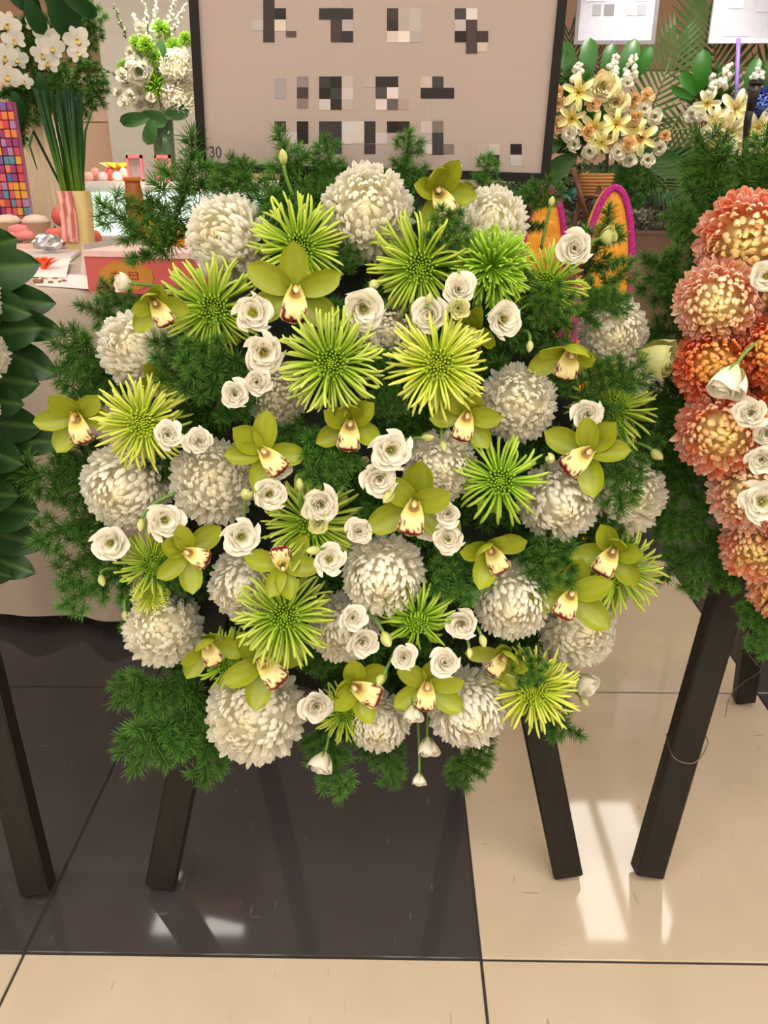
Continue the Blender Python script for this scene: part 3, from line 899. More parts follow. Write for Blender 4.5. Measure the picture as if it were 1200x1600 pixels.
ORCHIDS = [
 (242, 472, 46, .05, .22, -25, .12, 'hood', 'hooded green orchid with maroon lip beside the white bud pointing at the table'),
 (460, 455, 66, .10, .05, 8, .07, 'flat', 'wide open green orchid with yellow throat above the largest spider flower'),
 (684, 302, 52, .10, -.10, -25, .06, 'hood', 'green orchid with cream lip at the top just under the board'),
 (745, 515, 46, -.60, .20, -20, .03, 'open', 'green orchid turned away in shade beside an open white rose'),
 (893, 545, 58, .05, .55, 10, .05, 'hood', 'nodding green orchid with pale lip near the large closed bud'),
 (122, 648, 56, -.35, .35, -12, .05, 'open', 'outermost green orchid overhanging the tablecloth'),
 (252, 590, 42, .0, .40, 10, .02, 'hood', 'green orchid mostly hidden behind the yellow-lime spider flower'),
 (412, 706, 56, .10, .10, -38, .06, 'open', 'green orchid with broad maroon-edged lip beside the fern at the centre'),
 (293, 862, 50, .05, .15, -62, .06, 'open', 'green orchid with its lip pointing sideways beneath a white bud'),
 (441, 884, 50, .05, .15, 172, .06, 'open', 'upside-down yellow-green orchid with spotted lip on top'),
 (547, 662, 54, .0, .15, 6, .05, 'hood', 'green orchid with long maroon-spotted lip at the wreath centre'),
 (729, 648, 50, .05, .25, 14, .06, 'open', 'green orchid with orange throat below the pale yellow-lime flower'),
 (647, 788, 66, .0, .15, 8, .06, 'open', 'green orchid with wide side petals above the lower middle white bloom'),
 (918, 706, 60, .0, .10, 48, .06, 'open', 'green orchid below the lone white rose, lip turned to the wreath middle'),
 (766, 856, 52, .10, .35, -32, .06, 'hood', 'hooded green orchid with dark maroon lip tip over a white bloom'),
 (957, 862, 52, .0, .10, 22, .05, 'hood', 'green orchid with maroon scribbled lip in front of a lime spray'),
 (892, 928, 58, .05, .10, 18, .06, 'open', 'green orchid with long pointed lower petals over the cream floor'),
 (322, 1003, 50, .05, .50, -18, .06, 'hood', 'glossy hooded green orchid between the lowest tablecloth-side blooms'),
 (410, 1034, 58, .05, .15, -38, .06, 'open', 'green orchid dangling over the broadest white bottom flower'),
 (556, 1072, 54, .0, .20, -68, .05, 'hood', 'shiny yellow-green orchid with dark red lip at the bottom middle'),
 (667, 1068, 52, .05, .40, 5, .04, 'open', 'green orchid with dark red throat under a small rose at the bottom'),
 (785, 1022, 46, .10, .50, 30, .02, 'hood', 'half-closed green orchid beside fern at the bottom'),
]
for px, py, R, ox, oy, an, ly, k, lb in ORCHIDS:
    orchid(WM, px, py, R, ox, oy, an, ly, k, lb)

LIS = [
 (567, 480, 36, .05, .25, .08, 'open', 'ruffled open white lisianthus above the largest spider flower'),
 (716, 453, 29, .05, -.15, .09, 'rose', 'white lisianthus rose touching the bright green pompon'),
 (673, 492, 30, -.15, .05, .07, 'rose', 'white lisianthus half behind the yellow-lime spider rays'),
 (716, 482, 19, .05, .0, .10, 'rose', 'small pale green lisianthus rose under a white one by the pompon', True),
 (784, 499, 30, .35, .0, .06, 'open', 'open white lisianthus with dark throat next to the shaded orchid'),
 (898, 388, 29, .05, -.05, .04, 'rose', 'white lisianthus rose beside the orange arches'),
 (396, 490, 32, -.05, .0, .08, 'open', 'topmost of the column of white lisianthus beside dark fern'),
 (411, 550, 34, .05, .15, .08, 'open', 'second white lisianthus in the column, with a deep open throat'),
 (402, 597, 24, .0, .05, .08, 'rose', 'pale greenish rose below the deep-throated lisianthus'),
 (367, 615, 26, -.05, .1, .09, 'rose', 'small cream rose at the foot of the lisianthus column'),
 (262, 678, 25, .05, .1, .12, 'rose', 'small white rose lying on the yellow-lime spider flower'),
 (311, 690, 25, -.05, -.2, .08, 'rose', 'pointed white rose on top of the densely packed chrysanthemum'),
 (256, 812, 31, .10, .15, .08, 'open', 'open white lisianthus above the orchid with sideways lip'),
 (174, 848, 30, -.15, .05, .06, 'open', 'outermost white lisianthus in front of the tablecloth'),
 (376, 838, 32, .10, .10, .07, 'open', 'white lisianthus beneath the dangling green bud'),
 (420, 772, 28, .1, .10, .07, 'open', 'white lisianthus with black throat right of the densely packed bloom'),
 (432, 728, 26, .15, .15, .04, 'rose', 'white lisianthus partly covered by the broad-lipped orchid'),
 (610, 703, 35, .10, .05, .08, 'open', 'open white lisianthus with dark eye left of the creamy chrysanthemum'),
 (593, 746, 30, .0, .20, .08, 'rose', 'tight white rose directly below the dark-eyed lisianthus'),
 (501, 786, 33, .05, .30, .09, 'rose', 'white lisianthus lying on the lower lime spider flower'),
 (497, 817, 19, .0, .30, .10, 'rose', 'small greenish rose below the lisianthus on the spider flower', True),
 (561, 830, 24, .1, .05, .07, 'rose', 'closed white rose above the lower middle chrysanthemum'),
 (514, 874, 28, .10, .05, .08, 'open', 'white lisianthus beside the upside-down orchid'),
 (700, 803, 22, .0, .05, .08, 'rose', 'upper of two small roses beside the wide-petalled orchid'),
 (700, 842, 28, .0, .10, .08, 'rose', 'lower of two small roses beside the wide-petalled orchid'),
 (668, 822, 24, -.1, .3, .04, 'rose', 'white rose tucked behind the wide-petalled orchid'),
 (918, 648, 27, .10, .05, .06, 'rose', 'lone round white rose above the orchid on the coral side'),
 (551, 965, 24, .10, .05, .08, 'rose', 'white rose above another on the bloom below the middle'),
 (566, 1003, 26, .10, .20, .07, 'rose', 'white rose below its twin, next to striped green buds'),
 (631, 1027, 23, .0, .05, .07, 'rose', 'small white rose between the two bottom orchids'),
 (695, 1036, 25, .05, -.1, .07, 'rose', 'white rose resting on the bottom orchid with dark throat'),
 (722, 974, 26, .05, .25, .06, 'rose', 'white rose below fern beside the drooping lime flower'),
 (494, 1102, 29, .10, .25, .06, 'rose', 'white lisianthus beside the broadest bottom chrysanthemum'),
]
for row in LIS:
    px, py, R, ox, oy, ly, k, lb = row[:8]
    lisianthus(WM, px, py, R, ox, oy, ly, k, lb, green=len(row) > 8)

HALF = [   # cups and buds seen from the side: x, y of the cup middle, radius, pointing direction, kind, stem foot
 (1000, 551, 37, .93, .12, .02, 'half', 'large closed green-white lisianthus bud pointing at the coral wreath', (930, 575), True),
 (205, 443, 17, -.92, -.10, .05, 'half', 'white lisianthus bud pointing at the pink box', (265, 450), False),
 (904, 1058, 22, .75, .45, .00, 'half', 'pale lisianthus seen from the side at the bottom over the cream floor', (840, 1010), False),
 (508, 1176, 22, -.30, .90, .03, 'half', 'white lisianthus hanging head down over the dark tile', (520, 1110), False),
 (668, 1152, 20, .10, .95, .01, 'half', 'white lisianthus hanging below the bottom chrysanthemum', (672, 1090), False),
 (644, 1102, 18, .05, .94, .06, 'half', 'half-open white bud hanging between the two bottom white blooms', (628, 1050, .02), False),
 (655, 1208, 13, .0, .96, .03, 'half', 'lowest hanging cream bud on a long bare stem', (652, 1110), False),
 (708, 276, 14, .05, -.85, .03, 'half', 'white bud sticking up behind the top orchid', (700, 330), False),
 (938, 372, 17, .85, -.30, .05, 'half', 'green-white bud on a stem in front of the orange arch', (890, 425, .04), True),
]
for px, py, R, ox, oy, ly, k, lb, st, gr in HALF:
    lisianthus(WM, px, py, R, ox, oy, ly, k, lb, stem_to=st, green=gr)
BUDS = [
 (222, 812, 10, -.25, .92, .09, 'green-white bud hanging from a curved stem between two white blooms', (275, 770, .05)),
 (384, 770, 14, .0, .10, .12, 'round green bud on the densely packed chrysanthemum', (380, 830, .05)),
 (468, 765, 10, .0, -.90, .07, 'green bud standing beside the centre fern', (475, 800)),
 (586, 443, 12, -.1, .20, .06, 'round pale bud below the big top chrysanthemum', (560, 470)),
 (828, 534, 9, .0, .90, .05, 'tiny white bud nodding on a thin stem beside the nodding orchid', (800, 525)),
 (612, 768, 12, -.55, .75, .09, 'long striped green bud beside the wide-petalled orchid', (640, 735, .05)),
 (1020, 704, 11, .75, .55, .03, 'green bud curving out at the side facing the coral wreath', (975, 690)),
 (498, 858, 11, -.90, .10, .09, 'pale bud beside the lisianthus next to the upside-down orchid', (520, 860, .04)),
 (158, 900, 9, .10, .92, .03, 'small green bud hanging in front of the tablecloth', (205, 890)),
 (195, 955, 8, .0, .95, .03, 'slim green bud hanging low in front of the tablecloth hem', (205, 910)),
 (668, 474, 9, .25, -.9, .09, 'pointed green bud above the white lisianthus trio', (660, 510, .03)),
 (860, 322, 8, .15, -.92, .02, 'thin-stemmed bud in front of the smaller orange arch', (845, 390)),
 (443, 255, 11, -.05, -.94, .04, 'tall slender bud rising in front of the board', (470, 330)),
 (598, 1056, 9, -.45, .8, .09, 'green bud lying on the shiny bottom orchid', (620, 1010, .03)),
 (752, 994, 10, .30, .85, .08, 'green-white bud above the half-closed bottom orchid', (720, 960, .02)),
 (733, 1014, 8, .10, .90, .08, 'slim green bud hanging near the white rose at the bottom', (715, 965, .02)),
 (908, 1090, 9, .70, .60, .02, 'green bud sticking out at the bottom over the cream floor', (870, 1060)),
 (600, 990, 14, .35, .70, .09, 'striped green bud beside the twin white roses', (570, 950, .03)),
 (536, 1212, 6, .90, .25, .02, 'tiny green bud beside the hanging lisianthus over the dark tile', (508, 1190, .02)),
 (858, 716, 12, .05, .10, .07, 'round green bud between two white blooms beside the turned orchid', (850, 760)),
 (692, 690, 9, .20, .85, .06, 'green bud beneath the orange-throated orchid', (690, 650, .0)),
 (660, 684, 11, .80, -.05, .05, 'striped green bud lying across the creamy chrysanthemum', (620, 690, .03)),
 (700, 908, 0, 0, 0, 0, '', None),
]
for px, py, R, ox, oy, ly, lb, st in BUDS:
    if R: lisianthus(WM, px, py, R, ox, oy, ly, 'bud', lb, stem_to=st, green=True, group='lisianthus buds in the middle wreath')

GF = 'asparagus fern in the middle wreath'
FERNS = [   # base x, base y, length px, direction (clockwise from up), layer, kind, label
 (266, 395, 165, 14, -.06, 'spray', 'tall fern sprig reaching up past the pink frames'),
 (262, 410, 120, -42, -.04, 'spray', 'fern sprig leaning over the pink box and bottles'),
 (368, 350, 92, -2, -.03, 'spray', 'fern sprig covering the board corner with the number'),
 (415, 350, 90, -20, -.04, 'spray', 'fern sprig under the bottom rail of the board'),
 (462, 345, 120, -12, -.05, 'spray', 'fern sprig beside the tall slender bud'),
 (520, 320, 90, -5, -.05, 'spray', 'fern sprig left of the big top chrysanthemum, over the board'),
 (620, 310, 90, 15, -.05, 'spray', 'fern sprig right of the big top chrysanthemum, over the board'),
 (690, 400, 85, 15, .06, 'clump', 'dark fern clump below the top orchid'),
 (740, 320, 70, 20, -.05, 'spray', 'fern sprig near the lower right board corner'),
 (810, 370, 90, 25, -.05, 'spray', 'fern sprig beside the smaller orange arch'),
 (912, 440, 105, 12, -.04, 'spray', 'fern sprig crossing the larger orange arch'),
 (915, 480, 90, 45, -.02, 'spray', 'fern sprig below the white rose near the orange arch'),
 (870, 520, 90, -10, .03, 'clump', 'fern clump above the nodding orchid'),
 (900, 500, 80, 60, .02, 'spray', 'fern sprig lying across the white bloom by the large bud'),
 (335, 640, 130, 0, .05, 'clump', 'large dark fern clump left of the lisianthus column'),
 (300, 610, 110, -15, .02, 'clump', 'fern clump beside the white bloom under the hooded orchid'),
 (222, 525, 95, -62, -.04, 'spray', 'fern sprig below the pink box in front of the tablecloth edge'),
 (205, 505, 70, -25, -.05, 'spray', 'fern sprig behind the white bud pointing at the pink box'),
 (215, 580, 120, -70, -.05, 'spray', 'fern sprig spreading over the tablecloth beside a white ball bloom'),
 (210, 640, 120, -55, -.06, 'spray', 'fern sprig above the outermost orchid'),
 (190, 700, 100, -110, -.05, 'spray', 'fern sprig under the outermost orchid'),
 (190, 750, 140, -80, -.06, 'spray', 'widest fern sprig spreading across the tablecloth'),
 (185, 800, 120, -100, -.05, 'spray', 'fern sprig beside the tablecloth-side white bloom'),
 (190, 830, 110, -120, -.05, 'spray', 'fern sprig below the widest one on the tablecloth'),
 (215, 890, 115, -105, -.04, 'spray', 'lowest tablecloth fern sprig next to the small hanging bud'),
 (240, 930, 70, -140, -.04, 'spray', 'fern sprig over the tablecloth hem'),
 (270, 930, 80, 20, .04, 'clump', 'fern clump beneath the orchid with sideways lip'),
 (478, 735, 95, -15, .02, 'clump', 'bright fern clump left of the centre orchid'),
 (520, 770, 110, -5, .05, 'clump', 'dark fern clump below the centre orchid'),
 (375, 665, 80, -10, .0, 'clump', 'fern clump above the broad-lipped orchid'),
 (600, 660, 70, 10, .05, 'clump', 'fern clump right of the centre orchid'),
 (700, 690, 100, -30, -.02, 'clump', 'dark fern clump between the creamy bloom and the orange-throated orchid'),
 (570, 840, 60, 20, .03, 'clump', 'small fern clump above the lower middle white bloom'),
 (715, 950, 110, 0, .06, 'clump', 'large fern clump right of the lower middle white bloom'),
 (830, 920, 110, 30, .04, 'clump', 'fern clump between three white blooms near the cream floor'),
 (905, 640, 110, 45, .04, 'spray', 'fern sprig reaching over the white bloom by the large bud'),
 (925, 620, 90, 155, .03, 'spray', 'fern sprig hanging beside the lone round rose'),
 (965, 660, 130, 172, .05, 'spray', 'fern sprig drooping over the white bloom facing the coral wreath'),
 (870, 620, 90, 0, .0, 'clump', 'dark fern clump beside the loose-petalled white bloom'),
 (880, 830, 100, 95, -.03, 'spray', 'fern sprig under the white bloom facing the coral wreath'),
 (305, 1040, 120, -110, -.05, 'spray', 'upper fern sprig hanging over the dark tile'),
 (310, 1060, 150, -140, -.05, 'spray', 'longest fern sprig hanging in front of the easel leg'),
 (340, 1090, 120, -165, -.05, 'spray', 'fern sprig hanging below the broadest white bloom'),
 (520, 1120, 110, 180, -.05, 'spray', 'fern sprig hanging beside the lisianthus over the dark tile'),
 (590, 1130, 90, 165, -.05, 'spray', 'fern sprig hanging between bottom white blooms'),
 (735, 1120, 100, 178, -.04, 'spray', 'fern sprig hanging at the border of dark and cream tile'),
 (840, 1075, 70, -30, .08, 'clump', 'fern clump covering the core of the bottom lime flower'),
 (820, 1080, 100, 120, -.05, 'spray', 'fern sprig in front of the easel leg over the cream tile'),
 (490, 1060, 70, 10, .02, 'clump', 'fern clump between the dangling orchid and the shiny bottom orchid'),
 (610, 600, 60, 0, .0, 'clump', 'fern tuft between the two spread spider flowers'),
 (540, 430, 60, 0, .0, 'clump', 'fern tuft below the big top chrysanthemum'),
]
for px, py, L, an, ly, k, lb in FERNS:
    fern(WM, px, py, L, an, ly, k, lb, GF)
# greenery packed deep between the blooms
fr = random.Random(11)
n = 0
while n < 56:
    u, v = fr.uniform(-1, 1), fr.uniform(-1, 1)
    t2 = u * u + v * v
    if t2 > .92: continue
    n += 1
    fern(WM, WM.cx + 400 * u, WM.cy + 420 * v + 40, fr.uniform(105, 135), fr.uniform(-60, 60), fr.uniform(-.075, -.045) , 'clump',
         'dark fern tuft packed deep between the blooms of the white and green wreath', 'deep fern filling of the middle wreath')

# ------------------------------------------------------------------ coral wreath
GC = 'coral chrysanthemums in the wreath at the frame edge'
for px, py, R, ox, oy, ly, k, lb in [
    (1168, 378, 78, -.05, .08, .02, ('c', 0), 'topmost coral-orange chrysanthemum with yellow centre'),
    (1122, 472, 66, .05, .15, .04, ('c', 1), 'pale pink chrysanthemum with wide cream-yellow centre'),
    (1116, 570, 62, .10, .0, .02, ('c', 2), 'deep orange-red chrysanthemum behind the drooping white lisianthus'),
    (1128, 676, 70, .05, .15, .03, ('c', 0), 'coral chrysanthemum with shaggy outer petals and small yellow eye'),
    (1172, 770, 62, .0, .05, .02, ('c', 1), 'salmon chrysanthemum under the open white lisianthus'),
    (1188, 852, 60, -.05, .3, .0, ('c', 0), 'lowest coral chrysanthemum above the black easel leg'),
    (1212, 548, 60, .0, .0, .03, ('c', 2), 'orange chrysanthemum at the picture edge right of the deep red one'),
    (1236, 450, 64, .0, .0, .02, ('c', 1), 'pink chrysanthemum cut by the picture edge beside the pale one'),
    (1218, 650, 56, .0, .0, .01, ('c', 2), 'orange-red chrysanthemum behind the pair of small roses'),
    (1250, 830, 64, .0, .1, .02, ('c', 0), 'coral chrysanthemum beyond the edge near the lowest one'),
    (1262, 740, 64, .0, .1, .02, ('c', 1), 'salmon chrysanthemum beyond the edge beside the open lisianthus'),
    (1222, 918, 52, -.1, .4, -.02, ('c', 0), 'coral chrysanthemum at the bottom edge above the rear leg'),
    (1290, 560, 66, .0, .0, .02, ('c', 0), 'coral chrysanthemum further in behind the picture edge'),
    (1262, 360, 66, .0, -.1, .02, ('c', 2), 'orange chrysanthemum beyond the edge beside the topmost one')]:
    mum(WR, px, py, R, ox, oy, ly, lb, k, GC)
orr = random.Random(21)
for i in range(26):          # the rest of the coral wreath, outside the photograph
    a = i * 2.4; r = math.sqrt((i + .5) / 26)
    px, py = 1480 + 330 * r * math.cos(a), 640 + 350 * r * math.sin(a)
    if px < 1310: continue
    mum(WR, px, py, 66, None, None, orr.uniform(0, .03), 'coral chrysanthemum of the coral wreath beyond the picture edge', ('c', i % 3), 'coral chrysanthemums beyond the picture edge')
GW = 'white lisianthus in the coral wreath'
lisianthus(WR, 1150, 572, 36, -.25, .85, .09, 'half', 'large drooping white lisianthus on the deep orange-red bloom', stem_to=(1190, 530, .06), group=GW)
lisianthus(WR, 1174, 645, 28, -.1, .1, .10, 'rose', 'small white rose above the shaggy coral bloom', group=GW)
lisianthus(WR, 1192, 718, 26, -.1, .1, .10, 'rose', 'white rose between the shaggy coral and salmon blooms', group=GW)
lisianthus(WR, 1190, 784, 36, .0, .0, .10, 'open', 'open white lisianthus with dark slit on the salmon bloom', group=GW)
lisianthus(WR, 1198, 432, 26, -.1, .0, .09, 'open', 'white lisianthus at the picture edge beside the pale pink bloom', group=GW)
lisianthus(WR, 1200, 676, 24, -.1, .2, .07, 'rose', 'white rose tucked under the small rose above the shaggy bloom', group=GW)
GRF = 'asparagus fern in the coral wreath'
for px, py, L, an, ly, k, lb in [
    (1150, 340, 130, -35, -.04, 'spray', 'fern sprig above the coral wreath beside the microphone'),
    (1170, 330, 110, 5, -.04, 'spray', 'fern sprig standing up at the top of the coral wreath'),
    (1130, 370, 90, -75, -.05, 'spray', 'fern sprig reaching to the flower hedge from the coral wreath'),
    (1110, 320, 80, -10, -.03, 'clump', 'fern clump at the upper corner of the coral wreath'),
    (1200, 320, 100, 10, -.04, 'spray', 'fern sprig at the picture edge above the topmost coral bloom'),
    (1100, 470, 110, -60, -.05, 'spray', 'fern sprig in front of the brown planter'),
    (1090, 530, 100, -85, -.06, 'spray', 'fern sprig beside the large closed bud'),
    (1090, 610, 100, -110, -.06, 'spray', 'fern sprig behind the side spider flower and the coral blooms'),
    (1090, 680, 120, -95, -.06, 'spray', 'fern sprig between the two wreaths above the curved bud'),
    (1090, 750, 110, -100, -.06, 'spray', 'fern sprig between the two wreaths below the curved bud'),
    (1120, 780, 120, -120, -.05, 'spray', 'fern sprig hanging over the grey floor between the wreaths'),
    (1140, 830, 120, -140, -.05, 'spray', 'fern sprig hanging above the black leg of the coral wreath easel'),
    (1170, 880, 100, -120, -.05, 'spray', 'low fern sprig next to the cream floor below the coral wreath'),
    (1205, 930, 90, 180, -.03, 'spray', 'lowest fern sprig over the rear easel leg'),
    (1180, 920, 70, 160, -.04, 'clump', 'fern clump at the bottom of the coral wreath')]:
    fern(WR, px, py, L, an, ly, k, lb, GRF)
for i in range(18):
    fern(WR, fr.uniform(1080, 1260), fr.uniform(380, 900), 120, fr.uniform(-120, -30), fr.uniform(-.08, -.05), 'clump',
         'dark fern tuft packed behind the coral chrysanthemums', 'deep fern filling of the coral wreath')

# ------------------------------------------------------------------ leafy wreath at the other edge
def big_leaf(W, base, tip, width, layer, parent, curl=.12):
    b = W.pos(base[0], base[1], layer - .03); t = W.pos(tip[0], tip[1], layer + .01)
    ax = t - b; L = ax.length; ax.normalize()
    f = (b - CP).normalized()
    s = ax.cross(f).normalized(); nrm = s.cross(ax).normalized()
    if nrm.dot(f) > 0: nrm = -nrm
    w = width * mpp(b) / 2
    n, m = 12, 9
    P = np.zeros((n, m, 3)); Cc = np.zeros((n, m, 3))
    for i in range(n):
        v = i / (n - 1)
        ww = w * math.sin(math.pi * min(1, v * .93 + .03) ** .8) ** .75 * (1.0 if v < .9 else (1 - (v - .9) * 6))
        for j in range(m):
            u = -1 + 2 * j / (m - 1)
            q = b + ax * (L * v) + s * (ww * u) + nrm * (-.18 * w * (1 - abs(u)) + L * curl * math.sin(v * 2.6) * .5 + .03 * w * math.sin(9 * v + 3 * abs(u)))
            P[i, j] = q
            vein = 1.0 if abs(u) < .06 else 0.0
            Cc[i, j] = C(30, 62, 26) * (1 - vein) + C(66, 98, 50) * vein
    me = MB().grid(P, Cc).mesh('leaf')
    me.transform(parent.matrix_world.inverted())
    return obj('leaf', me, parent, M_leaf)
M_leaf = petal_mat('glossy_leaf', rough=.38, transl=.10, var=.18, rnd=.15, scale=35, spec=.4)
SPRIGS = [
 ('topmost glossy dark leaves in front of the table items', [((-35, 395), (26, 372), 66), ((-45, 425), (64, 412), 72)]),
 ('dark glossy leaves overlapping the tablecloth edge', [((-20, 470), (88, 474), 60), ((0, 500), (99, 520), 50), ((-20, 520), (66, 512), 62), ((-30, 465), (50, 492), 50)]),
 ('broad dark leaves below the white chrysanthemum edge', [((10, 550), (91, 588), 56), ((-20, 590), (62, 600), 70), ((-25, 625), (38, 632), 56)]),
 ('dark leaves with one silvery curled leaf over the tablecloth', [((-10, 660), (66, 668), 58), ((10, 690), (104, 690), 46), ((-20, 705), (36, 726), 56)]),
 ('wide dark leaves hanging at the middle of the leafy wreath', [((-30, 745), (63, 742), 64), ((-20, 790), (60, 800), 78), ((-40, 770), (30, 775), 60)]),
 ('lowest dark leaves over the tablecloth bottom', [((-20, 830), (72, 853), 58), ((-20, 870), (56, 896), 50), ((-30, 890), (20, 902), 40)]),
]
for lb, leaves in SPRIGS:
    b0 = WL.pos(leaves[0][0][0] - 40, leaves[0][0][1] + 20, -.08)
    t = empty('leaf_branch', b0, lb, 'foliage', 'glossy leaf branches of the leafy wreath')
    for i, (b, tp, w) in enumerate(leaves):
        big_leaf(WL, b, tp, w, -.02 + .012 * i, t, rnd.uniform(.05, .2))
    sm = MB()
    for b, tp, w in leaves:
        e = WL.pos(b[0], b[1], -.05)
        sm.tube([b0, (b0 + e) / 2 + Vector((0, .005, .004)), e], [.003, .003, .002], 5, C(70, 80, 46))
    me = sm.mesh('stem'); me.transform(t.matrix_world.inverted()); obj('stem', me, t, M_fern)
for px, py, R, lb in [(-48, 552, 56, 'white chrysanthemum edge showing beside the glossy leaves'), (-64, 470, 60, 'white chrysanthemum tip above the glossy leaf cluster'),
                      (-60, 640, 52, 'white chrysanthemum just beyond the edge among the broad leaves'), (-72, 720, 60, 'white chrysanthemum peeping out beside the silvery curled leaf'), (-82, 820, 60, 'white chrysanthemum beyond the edge near the lowest leaves')]:
    mum(WL, px, py, R, .2, .0, .02, lb, group='white chrysanthemums in the leafy wreath')

# ------------------------------------------------------------------ the offering table behind
TZ = 1.02
def wput(name, b, parent, m, smooth=True, **kw):
    me = b.mesh(name, smooth)
    if parent is not None:
        P = parent
        M = P.matrix_world
        while False: pass
        me.transform(M.inverted())
    return obj(name, me, parent, m, **kw)
def T(px, py, z=TZ + .003): return atz(px, py, z)
xl, xr, yf, yb = -2.6, at(660, 600, 2.13).x, 2.13, 4.05
cloth_m = mat('tablecloth', (176, 161, 149), 0.75, 0.04, 40, bump=.05)
tbl = empty('offering_table', Vector(((xl + xr) / 2, 3.1, 0)), 'long offering table hidden under a pale cloth', 'table')
wput('table_top', MB().box((xl + .03, yf + .04, TZ - .04), (xr - .03, yb - .02, TZ - .008)), tbl, mat('plywood', (170, 140, 105), .7), False)
for lx in (xl + .1, xr - .1):
    for ly in (yf + .12, yb - .1):
        wput('leg', MB().box((lx - .025, ly - .025, 0), (lx + .025, ly + .025, TZ - .04)), tbl, black_wood, False)
b = MB()
n = 150
prof = [(TZ + .001, .06, 0), (TZ, .004, .02), (TZ - .012, -.004, .1), (TZ - .05, -.010, .25), (TZ - .35, -.012, .5), (TZ - .7, -.02, .8), (.06, -.03, 1.0)]
per = [(xl, yb), (xl, yf), (xr, yf), (xr, yb)]
rows = []
pts = []
for i in range(n):
    t = i / (n - 1)
    pts.append((xl + (xr - xl) * t, yf, 0.0, -1.0))
for i in range(1, 50):
    t = i / 49
    pts.append((xr, yf + (yb - yf) * t, 1.0, 0.0))
for z, off, wv in prof:
    row = []
    for i, (x, y, nx, ny) in enumerate(pts):
        L = x + y
        wob = wv * (.030 * math.sin(L * 21 + 1.3 * math.sin(L * 5)) + .015 * math.sin(L * 9 + 2)) + .01 * wv
        dz = .012 * math.sin(L * 21 + 1.3 * math.sin(L * 5)) * wv if z < .1 else 0
        row.append((x + nx * (wob - off), y + ny * (wob - off), z + dz))
    rows.append(row)
b.grid(np.array(rows))
b.box((xl, yf + .05, TZ - .003), (xr - .05, yb, TZ + .002))
obj('tablecloth', b.mesh('tablecloth'), None, cloth_m, label='pale beige cloth falling in soft folds to the dark floor', cat='tablecloth')

# bundle of green stalks in a pale wrap with a strip of pork belly
p0 = T(128, 393); k = mpp(p0)
ch = empty('stalk_bundle', p0, 'tall bundle of dark green stalks cut level, wrapped in pale leaf', 'vegetable')
b = MB()
rows = []
for z, w in ((0, 20), (20, 20), (45, 22), (70, 24), (88, 23)):
    rows.append([(w * k * math.copysign(abs(math.cos(a)) ** .5, math.cos(a)), w * .8 * k * math.copysign(abs(math.sin(a)) ** .5, math.sin(a)), z * k) for a in np.linspace(0, 2 * math.pi, 24, endpoint=False)])
b.grid(np.array(rows), closed=True); b.add(rows[-1], [tuple(range(24))])
obj('wrap', b.mesh('wrap'), ch, mat('pale_wrap', (206, 182, 126), .6, .12, 40, stretch=(3, 3, .3)))
stalk_m = petal_mat('stalk_green', rough=.4, transl=.1, var=.2, scale=20)
sr = random.Random(3)
for i in range(46):
    a = sr.uniform(0, 2 * math.pi); r = math.sqrt(sr.random())
    x0, y0 = 16 * r * math.cos(a) * k, 11 * r * math.sin(a) * k
    x1, y1 = (16 + 20) * r * math.cos(a) * k + sr.gauss(0, 2) * k, 26 * r * math.sin(a) * k
    top = (222 + sr.uniform(-6, 4)) * k
    pts = [(x0, y0, 70 * k), (x0 + (x1 - x0) * .25, y0 + (y1 - y0) * .25, 120 * k), (x0 + (x1 - x0) * .6, y0 + (y1 - y0) * .6, 170 * k), (x1, y1, top)]
    obj('stalk', MB().tube(pts, [2.2 * k, 2.4 * k, 2.4 * k, 1.9 * k], 5, np.array([C(120, 150, 50), C(72, 112, 40), C(42, 82, 40), C(30, 66, 40)])).mesh('stalk'), ch, stalk_m)
pts = [(22 * k, -8 * k, 80 * k), (44 * k, 0, 150 * k), (40 * k, 0, 190 * k), (26 * k, 0, 190 * k)]
for pts in ([(14 * k, 0, 90 * k), (30 * k, 0, 170 * k), (46 * k, -4 * k, 198 * k)], [(-16 * k, 0, 90 * k), (-44 * k, -8 * k, 170 * k), (-52 * k, -10 * k, 150 * k), (-46 * k, -10 * k, 118 * k)]):
    obj('stalk', MB().tube(pts, [2 * k] * (len(pts) - 1) + [.8 * k], 5, C(50, 92, 44)).mesh('stalk'), ch, stalk_m)
b = MB(); P = np.zeros((12, 8, 3)); Cc = np.zeros((12, 8, 3))
for i in range(12):
    for j in range(8):
        v, u = i / 11, j / 7
        P[i, j] = ((-20 + u * 24 + 3 * math.sin(v * 3)) * k, (-22 + 1.5 * math.sin(u * 6)) * k, (16 + 72 * v) * k)
        st = math.sin(u * 13 + 1.2 * math.sin(v * 5))
        Cc[i, j] = C(226, 176, 166) if st > .1 else C(184, 92, 84)
b.grid(P, Cc)
P2 = P + np.array([0, 3 * k, 0]); b.grid(P2[:, ::-1], Cc)
pk = obj('pork_strip', b.mesh('pork_strip'), None, petal_mat('pork', rough=.35, transl=.05, var=.08, scale=30, spec=.6), Matrix.Translation(p0), label='marbled strip of raw pork belly hung on the stalk bundle', cat='meat')

